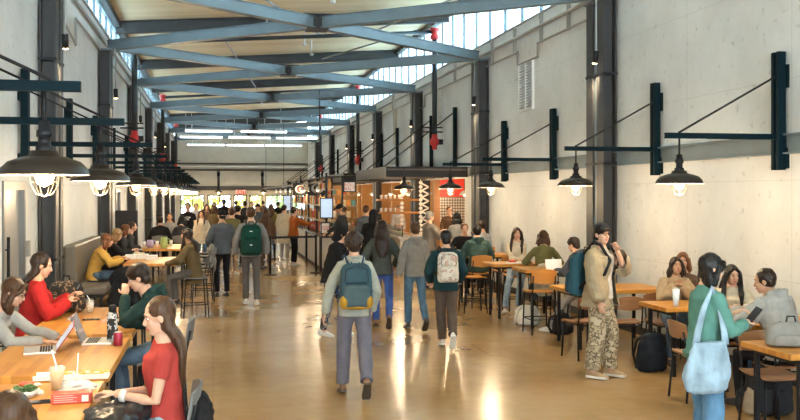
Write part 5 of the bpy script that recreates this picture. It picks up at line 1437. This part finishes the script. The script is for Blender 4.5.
person('person in dark hoodie at the far end of the far booth', (-1.98, 22.8), -85, 'sit', 1.7, 2, 'light', ('dark', 'short'), c_char, p_blk, s_dk, hipz=.65, bend=12)
person('person with long dark hair in an olive cardigan seated on the grey stool, facing left', (-.30, 16.2), 78, 'sit', 1.62, 1, 'tan', ('dark', 'long'), c_olvb, p_gry, s_dk, fem=True, hipz=.745, lean=6, bend=10, head=(0, -8), coat=-.2, bulk=.015, hands=((-.15, .48, .96), (.12, .42, .96)))
f = person('person in a black t-shirt with white print standing behind the left tables', pp(188, 27.6), 172, 'stand', 1.80, 1, 'light', ('dark', 'short'), c_blk, j_dk, s_wht, sleeves=False)
m = MB()
for k, (x, z, w_, h_) in enumerate([(-.07, -.12, .05, .03), (0, -.11, .08, .02), (.07, -.13, .05, .03), (0, -.16, .12, .02), (-.02, -.19, .06, .015)]):
    m.obox(f['N'] + f['X'] * x + f['Z'] * z + f['Y'] * (.142), (w_, .012, h_), Matrix((f['X'], f['Y'], f['Z'])).transposed())
m.xf(Matrix.Scale(f['s'], 4)); m.build('shirt_print', c_white, f['root'])
person('person with long brown hair and cream cardigan next to the black t-shirt', pp(202, 26.2), 165, 'stand', 1.62, 1, 'light', ('brown', 'long'), c_cream, j_mid, s_wht, fem=True, coat=-.2, bulk=.015)
person('person in black seen from behind at the farthest left table, left one', (-1.3, 24.75), 8, 'sit', 1.68, 2, 'light', ('dark', 'short'), c_blk, p_blk, s_dk, hipz=.74, bend=15)
person('person in charcoal seen from behind at the farthest left table, right one', (-.8, 24.75), -8, 'sit', 1.68, 2, 'light', ('black', 'medium'), c_char, p_blk, s_dk, fem=True, hipz=.74, bend=10)
person('person seated across the farthest left table in a grey top', (-1.2, 27.6), 180, 'sit', 1.7, 2, 'tan', ('dark', 'short'), c_gry, p_blk, s_dk, hipz=.74)
# --- aisle
person('person in slate shirt, dark cap and black trousers, back turned, left of the green backpack', pp(222, 18.9), 12, 'stand', 1.74, 1, 'tan', ('black', 'short'), c_slate, p_blk, s_dk, cap=c_blk, hands=((-.2, .2, 1.0), (.2, .2, 1.0)), bulk=.01)
person('person in an olive jacket and khaki trousers standing left of the slate shirt', pp(232, 24.0), -25, 'stand', 1.70, 2, 'light', ('brown', 'short'), c_olv, p_khk, s_wht, bulk=.015)
f = person('person in a grey shirt walking away with a green backpack', pp(251, 17.5), -2, 'stand', 1.82, 1, 'light', ('brown', 'short'), c_gry, p_gry, s_wht, hands=((-.27, .1, .90), (.27, .1, .90)), feet=((-.09, .10, .08), (.10, -.08, .09)), bulk=.008)
backpack(f, 'green backpack on the person in the grey shirt in the aisle', K('pack_bottle_green', (.006, .06, .045)), K('pack_green_dark', (.008, .045, .035)), w=.36, h=.54, d=.16, logo_m=M_BOARDW, voxel=.012)
crowd = [
 (207, 33, 180, 1.70, ('brown', 'medium'), c_brn, j_dk, True, 'person with brown hair at the back, first from the left of the crowd'),
 (215, 30, 0, 1.70, ('brown', 'medium'), c_olvb, p_blk, True, 'person with brown hair in a brown coat left in the far crowd'),
 (224, 37, 20, 1.86, ('black', 'short'), c_blk, p_blk, False, 'tall person in black far back left of the exit sign'),
 (232, 31, 150, 1.66, ('blond', 'medium'), c_pink, p_gry, True, 'person in dusty pink in the far crowd'),
 (238, 26.5, -30, 1.74, ('black', 'short'), c_blk, p_blk, False, 'person in a black coat just left of the green backpack in the crowd'),
 (245, 36, 0, 1.80, ('dark', 'short'), c_char, p_gry, False, 'person in charcoal behind the green backpack'),
 (258, 31, 160, 1.74, ('dark', 'mop'), c_slate, j_dk, False, 'person in a slate top facing the viewer right of the green backpack'),
 (266, 25.5, -20, 1.68, ('brown', 'verylong'), c_brn, p_brn, True, 'person with very long brown hair and brown coat right of the green backpack'),
 (271, 33, 0, 1.72, ('brown', 'long'), c_olv, j_dk, True, 'person in olive far behind the long brown hair'),
 (252, 41, 180, 1.72, ('dark', 'short'), c_gry, p_blk, False, 'person in grey near the far doors, centre'),
 (236, 44, 0, 1.74, ('dark', 'short'), c_navy, p_blk, False, 'person in navy near the far doors, left'),
 (214, 42, 180, 1.70, ('black', 'long'), c_char, p_blk, True, 'long haired person in charcoal near the far doors, far left'),
 (278, 42, 0, 1.72, ('black', 'short'), c_blk, p_blk, False, 'person in black near the far doors, right'),
 (263, 48, 0, 1.72, ('brown', 'short'), c_brn, p_blk, False, 'person in brown farthest back by the doors'),
 (196, 34, 180, 1.72, ('dark', 'short'), c_pale, p_blk, False, 'person in a pale shirt at the back behind the black t-shirt'),
]
for u, d, rz, H_, hr, tp, bt, fm, lab in crowd:
    person(lab, pp(u, d), rz, 'stand', H_, 2, 'light', hr, tp, bt, s_dk, fem=fm, bulk=.012, coat=-.14 if fm else None)
person('person in a long cream coat at the service counter', pp(284, 28.8), -35, 'stand', 1.74, 2, 'light', ('dark', 'short'), c_cream, p_lgt, s_wht, coat=-.38, bulk=.02)
person('person in a rust orange sweater and black trousers reaching to the service counter', pp(293.5, 27.2), -75, 'stand', 1.68, 1, 'light', ('dark', 'curly'), c_orange, p_blk, s_wht, bulk=.012, hands=((-.12, .50, 1.22), (.14, .50, 1.22)))
person('person behind the service counter in a pale top', (4.0, 29.5), 100, 'stand', 1.68, 2, 'light', ('dark', 'bun'), c_pale, p_blk, s_dk, fem=True)
person('person in a black cap and charcoal shirt looking down right of the menu screen', pp(344, 23.7), 105, 'stand', 1.82, 1, 'tan', ('black', 'short'), c_char, p_blk, s_dk, cap=c_blk, bend=10, head=(0, 22), hands=((-.2, .35, 1.05), (.2, .35, 1.05)))
person('person in a slate top with short brown hair at the stall counter', pp(366, 23.6), -20, 'stand', 1.78, 2, 'light', ('brown', 'short'), c_slate, p_blk, s_dk)
person('person in a bulky black hooded coat in front of the stall counter', pp(373.5, 19.2), -30, 'stand', 1.74, 1, 'light', ('black', 'short'), c_blk, p_blk, s_dk, hood=True, bulk=.035, coat=-.18, head=(0, 12))
person('cook in a pale top behind the stall counter under the hanging shelf', pp(398, 33.0), 170, 'stand', 1.64, 2, 'tan', ('dark', 'short'), c_pale, p_blk, s_dk)
person('cook with ginger hair in a dark apron before the patterned tiles', pp(449, 27.0), 165, 'stand', 1.70, 1, 'light', ('auburn', 'short'), c_brn, p_blk, s_dk, head=(0, 15), bend=10)
person('grey haired person in a grey brown jacket standing at the food counter', pp(429, 20.4), -70, 'stand', 1.68, 1, 'light', ('grey', 'mop'), K('cloth_grey_brown', (.22, .19, .16)), p_gry, s_dk, bulk=.02, hands=((-.05, .36, 1.30), (.2, .36, 1.12)))
person('person in a grey top with black hair seen from behind beside the grey haired person', pp(457, 20.6), -5, 'stand', 1.66, 1, 'light', ('black', 'medium'), c_gry, j_dk, s_dk, fem=True)
# --- walkers in the middle
person('person in a black hooded coat and dark printed trousers, hand at the face, facing right', pp(332, 13.7), -118, 'stand', 1.63, 0, 'light', ('black', 'short'), c_blk, p_flor, s_wht, fem=True, hood=True, bulk=.025, coat=-.10, lean=6, bend=16, head=(0, 12), hands=((-.02, .26, 1.36), (.04, .28, 1.34)), feet=((-.09, .16, .08), (.09, -.12, .10)), elbows=(W3(-.3, .2, -1), W3(.3, .2, -1)))
f = person('person in a pale sage hoodie and lilac grey trousers walking away in the centre', pp(354, 9.6), -3, 'stand', 1.66, 0, 'light', ('dark', 'curly'), c_sage, p_lil, s_brn, fem=True, hoodie=True, bulk=.008, wide=1.22, hands=((-.34, .06, .78), (.20, .12, .90)), feet=((-.11, .16, .08), (.10, -.34, .22)), elbows=(W3(-1, -.4, 0), W3(.9, -.7, 0)))
backpack(f, 'navy and mustard backpack worn in the centre of the aisle', K('pack_navy_teal', (.04, .085, .11)), K('pack_slate_teal', (.07, .11, .125)), w=.34, h=.47, d=.16, mstrap=K('strap_blue', (.02, .06, .13)))
o = thing('backpack_trim', '', '', (0, 0, 0)); C.objects.unlink(o); bpy.data.objects.remove(o)
bk = [x for x in C.objects if x.name.startswith('backpack') and x.get('label', '').startswith('navy and mustard')][0]
m = MB(); X_, Y_, Z_ = f['X'], f['Y'], f['Z']; bc = f['N'] - Y_ * (.125 + .016 * 1.1 + .1) - Z_ * (.03 + .40)
for e in (-1, 1): m.ell(bc + X_ * e * .125, (.05, .125, .075), Matrix((X_, Y_, Z_)).transposed(), 14, 9)
m.ell(bc - Z_ * .045, (.16, .10, .035), Matrix((X_, Y_, Z_)).transposed(), 16, 8); m.xf(Matrix.Scale(f['s'], 4)); fuse(m, 'mustard_side_pocket', K('pack_mustard', (.52, .30, .035)), bk, .009, 2, .006, .08)
person('person with very long dark hair, dark top and bright blue jeans walking away', pp(382, 14.5), -8, 'stand', 1.66, 0, 'tan', ('dark', 'verylong'), c_dgg, j_blue, s_brn, fem=True, bulk=.014, hands=((-.22, .22, 1.02), (.22, .2, 1.0)), feet=((-.09, .18, .08), (.10, -.34, .22)))
person('person in a plain grey hoodie and blue jeans walking away', pp(415, 14.3), 3, 'stand', 1.64, 0, 'light', ('brown', 'bun'), K('cloth_hoodie_grey', (.26, .25, .235)), j_mid, s_dk, fem=True, hoodie=True, bulk=.012, hands=((-.27, .05, .80), (.23, .06, .82)), feet=((-.08, .14, .08), (.09, -.32, .20)))
f = person('person in a dark fleece and brown trousers walking away with a floral backpack', pp(446, 12.6), -6, 'stand', 1.57, 0, 'light', ('black', 'mop'), K('cloth_dark_teal', (.012, .045, .055)), p_brn, s_wht, bulk=.012, wide=1.2, hands=((-.20, .24, .98), (.22, .22, .98)), feet=((-.03, .16, .08), (.05, -.34, .24)))
backpack(f, 'cream floral backpack on the person in the dark fleece', b_flor, b_flor, M_BLACK, w=.31, h=.44, d=.15)
# --- right, counter height
person('red haired person in black facing the viewer at the high table', (4.97, 18.62), 176, 'sit', 1.66, 1, 'light', ('auburn', 'short'), c_blk, p_blk, s_dk, hipz=.71, bend=8, head=(0, 10), hands=((-.2, .38, .98), (.2, .38, .98)))
person('person in a bottle green hoodie seen from behind on a plywood stool', (4.72, 16.62), -4, 'sit', 1.70, 0, 'light', ('black', 'short'), c_hgrn, p_blk, s_dk, hipz=.71, bend=8, hoodie=True, bulk=.016, hands=((-.16, .36, .98), (.16, .36, .98)), elbows=(W3(-.6, -.4, -.8), W3(.6, -.4, -.8)))
person('person in a pale shirt seated by the wall behind the green hoodie', (5.62, 19.42), 20, 'sit', 1.72, 2, 'light', ('dark', 'short'), c_pale, p_blk, s_dk, hipz=.71)
person('long haired person in a cream top seated facing the viewer, hands on the high table', (5.25, 16.02), 158, 'sit', 1.64, 0, 'light', ('dark', 'verylong'), c_cream, j_lt, s_wht, fem=True, hipz=.71, lean=3, head=(14, 0), hands=((.02, .36, .98), (-.06, .36, .96)), feet=((-.05, .42, .12), (.18, .50, .10)))
person('person with straight brown hair in an olive sweater seen from behind at the high table', (5.25, 14.62), -14, 'sit', 1.66, 0, 'light', ('brown', 'medium'), c_olv, j_dk, s_dk, fem=True, hipz=.71, bend=6, hands=((-.22, .34, .98), (.2, .34, .98)))
person('dark haired person in a navy grey hooded coat and pale trousers at the white laptop', (5.36, 13.15), 38, 'sit', 1.62, 0, 'light', ('dark', 'mop'), K('cloth_navy_grey', (.06, .07, .09)), p_lgt, s_wht, fem=True, hipz=.70, bend=16, lean=8, head=(0, 14), hoodie=True, bulk=.02, hands=((-.15, .45, .98), (.12, .45, .98)), feet=((-.28, .48, .10), (.12, .40, .2)))
# --- man in tan jacket
f = person('person in a tan jacket over white shirt and camouflage trousers standing, hand at chin', pp(600, 10.6), -140, 'stand', 1.73, 0, 'light', ('black', 'mop'), c_tan, p_camo, s_tan, hoodie=True, bulk=.040, coat=-.13, wide=1.55, opening=(.10, c_white), head=(-24, 2), glasses=True,
           hands=((-.02, .20, 1.44), (.27, .14, .84)), feet=((-.12, .06, .08), (.12, -.04, .08)), elbows=(W3(-.5, .3, -1), W3(.8, -.6, 0)))
backpack(f, 'teal backpack worn by the person in the tan jacket', K('pack_teal_blue', (.03, .10, .14)), K('pack_teal_dark', (.025, .07, .10)), w=.32, h=.50, d=.16, drop=.02)
t = thing('headphones', 'black headphones resting round the neck of the person in the tan jacket', 'headphones', f['root'].location, f['root'].rotation_euler.z)
m = MB(); n_ = f['N'] + V(0, .03, .06); m.tube([n_ + V(.095 * math.sin(a), -.105 * math.cos(a) + .02, -.01 * abs(a)) for a in [i * .45 - 1.8 for i in range(9)]], .011, 7); m.xf(Matrix.Scale(f['s'], 4)); m.build('headband', M_BLACK, t, smooth=True)
for e in (-1, 1):
    m = MB(); m.ell(n_ + V(e * .065, .115, -.03), (.036, .024, .042), None, 12, 8); m.xf(Matrix.Scale(f['s'], 4)); m.build('ear_cup', M_BLACK, t, smooth=True)
# --- right foreground group
person('person with dark hair in a fuzzy beige sweater resting chin on hands', (5.58, 10.88), 168, 'sit', 1.62, 0, 'tan', ('dark', 'medium'), c_beige, j_dk, s_dk, fem=True, hipz=.56, lean=6, bend=14, head=(0, -4), bulk=.02, hands=((-.04, .30, 1.02), (.05, .30, 1.02)), elbows=(W3(-.7, .1, -1), W3(.7, .1, -1)))
person('auburn haired person half hidden behind the teal sweater', (5.86, 11.15), 150, 'sit', 1.66, 1, 'tan', ('auburn', 'medium'), c_brn, j_dk, s_dk, fem=True, hipz=.56, bend=5)
f = person('person in teal sweater and flared jeans standing at the right, looking at a phone', pp(704, 7.0), -84, 'stand', 1.62, 0, 'light', ('black', 'medium'), c_teal, j_sky, s_wht, fem=True, bulk=.004, coat=.02, wide=1.35, lean=2, bend=4, head=(-12, 22), hands=((-.10, .34, 1.24), (.06, .33, 1.18)), feet=((-.10, .05, .08), (.10, -.04, .08)), elbows=(W3(-.5, -.4, -1), W3(.5, -.4, -1)))
ph = phone(world(f, f['WR']) + V(.09, .02, .05), 0, 'phone held by the person in the teal sweater'); ph.rotation_euler = (.9, .2, -1.5)
t = thing('tote_bag', 'large pale blue denim shoulder bag hanging from the person in the teal sweater', 'bag', f['root'].location, f['root'].rotation_euler.z)
m = MB(); s_ = f['s']; c_bag = mat_denim('bag_pale_blue', (.26, .37, .47))
rings = []
for z, wx, wy, oy in ((.68, .03, .13, -.14), (.71, .055, .18, -.14), (.80, .075, .21, -.14), (.91, .07, .20, -.13), (1.01, .05, .17, -.12), (1.08, .03, .14, -.11)):
    rings.append(er(V(.235, .0 + oy, z), V(1, 0, 0), V(0, 1, 0), wx, wy, 18, 2.4))
m.loft(rings); m.xf(Matrix.Scale(s_, 4)); fuse(m, 'bag_body', c_bag, t, .009, 3, .028, .1)
m = MB()
m.tube([V(.235, .03, 1.05), V(.215, .03, 1.15), V(.18, .02, 1.32), V(.12, -.01, 1.475), V(.18, -.13, 1.32), V(.22, -.21, 1.15), V(.235, -.235, 1.05)], [(.012, .035), (.012, .03), (.012, .026), (.012, .026), (.012, .026), (.012, .03), (.012, .035)], 8); m.xf(Matrix.Scale(s_, 4)); m.build('strap', c_bag, t, smooth=True)
person('smiling person with long black hair in a cream jacket at the right tables', (5.50, 9.42), 158, 'sit', 1.62, 0, 'light', ('black', 'long'), c_cream, j_dk, s_dk, fem=True, hipz=.56, bend=8, head=(14, 6), bulk=.024, hands=((-.10, .40, .92), (.10, .40, .92)))
person('short haired person in a light grey hoodie leaning over a table at the right', (5.28, 8.05), 22, 'sit', 1.76, 0, 'tan', ('dark', 'short'), c_lgry, p_blk, s_dk, hipz=.57, lean=8, bend=18, head=(30, 12), hoodie=True, bulk=.03, hands=((-.12, .45, .92), (.2, .42, .92)))
# --- bags and clothes lying about
floor_bag(at(651, 371), .3, 'dark navy backpack standing on the floor under the brown chair at the right', K('pack_ink', (.014, .02, .03)), .34, .44, .24, slump=.03)
floor_bag(at(527, 325), 2.6, 'white backpack lying on the floor under the high table', K('pack_white', (.85, .82, .75)), .40, .30, .30, slump=.05, strap=K('strap_white', (.6, .57, .5)))
floor_bag(at(562, 334), .8, 'small black bag on the floor below the pale trousers', K('pack_black', (.02, .02, .024)), .30, .30, .24)
floor_bag(at(768, 413), -.3, 'bulky dark grey bag on the floor under the nearest right table', K('pack_char', (.035, .035, .038)), .42, .46, .30, slump=.03)
floor_bag((4.95, 8.05), .5, 'small tan bag on the floor behind the flared jeans', K('pack_tan', (.40, .30, .2)), .2, .26, .16)
floor_bag(atd(163, 14.9), .4, 'black backpack on the floor by the stool of the olive cardigan', K('pack_black', (.02, .02, .024)), .32, .42, .24)
floor_bag(atd(66, 9.15, .91), -.2, 'black floral shoulder bag on the third left table', b_blkflor, .36, .30, .16, name='shoulder_bag', cat='bag', z0=.912)
floor_bag((4.72, 7.13), -.25, 'grey canvas bag standing on the nearest right table', K('bag_canvas_grey', (.30, .285, .27)), .42, .20, .16, name='canvas_bag', cat='bag', z0=.782)
drape((-.40, 5.24, .86), 0, 'shiny black puffer jacket lying on the lap of the brick red t-shirt', mat('puffer_black', (.012, .012, .014), .35, bump=.3, scale=12), [((-.12, -.05, 0), (.17, .19, .09)), ((-.22, -.06, -.12), (.08, .16, .18)), ((-.02, .05, .03), (.1, .14, .07))])
drape((-.10, 5.36, .80), 0, 'black jacket draped over the back of the nearest grey stool', c_blk, [((.03, 0, .0), (.07, .19, .16)), ((.05, .0, -.2), (.06, .17, .2))])
drape((-.92, 10.98, 1.02), 0, 'black coat hung over the stool back at the end of the third left table', c_blk, [((0, 0, .08), (.22, .08, .15)), ((.0, .02, -.18), (.24, .09, .28)), ((-.12, -.08, -.2), (.08, .1, .3))])
drape((5.22, 14.38, .78), 0, 'cream coat draped over the stool of the olive sweater', c_cream, [((0, -.03, .05), (.22, .07, .13)), ((-.05, -.04, -.16), (.2, .07, .2))])
drape((-.02, 18.6, .95), .1, 'grey jacket draped on the empty stool behind the olive cardigan', c_gry, [((0, 0, 0), (.07, .2, .14)), ((.02, 0, -.2), (.06, .18, .22))])

for o in C.objects:
    l_ = o.get('label')
    if l_ and not (4 <= len(l_.split()) <= 16): print('LABEL', len(l_.split()), l_)
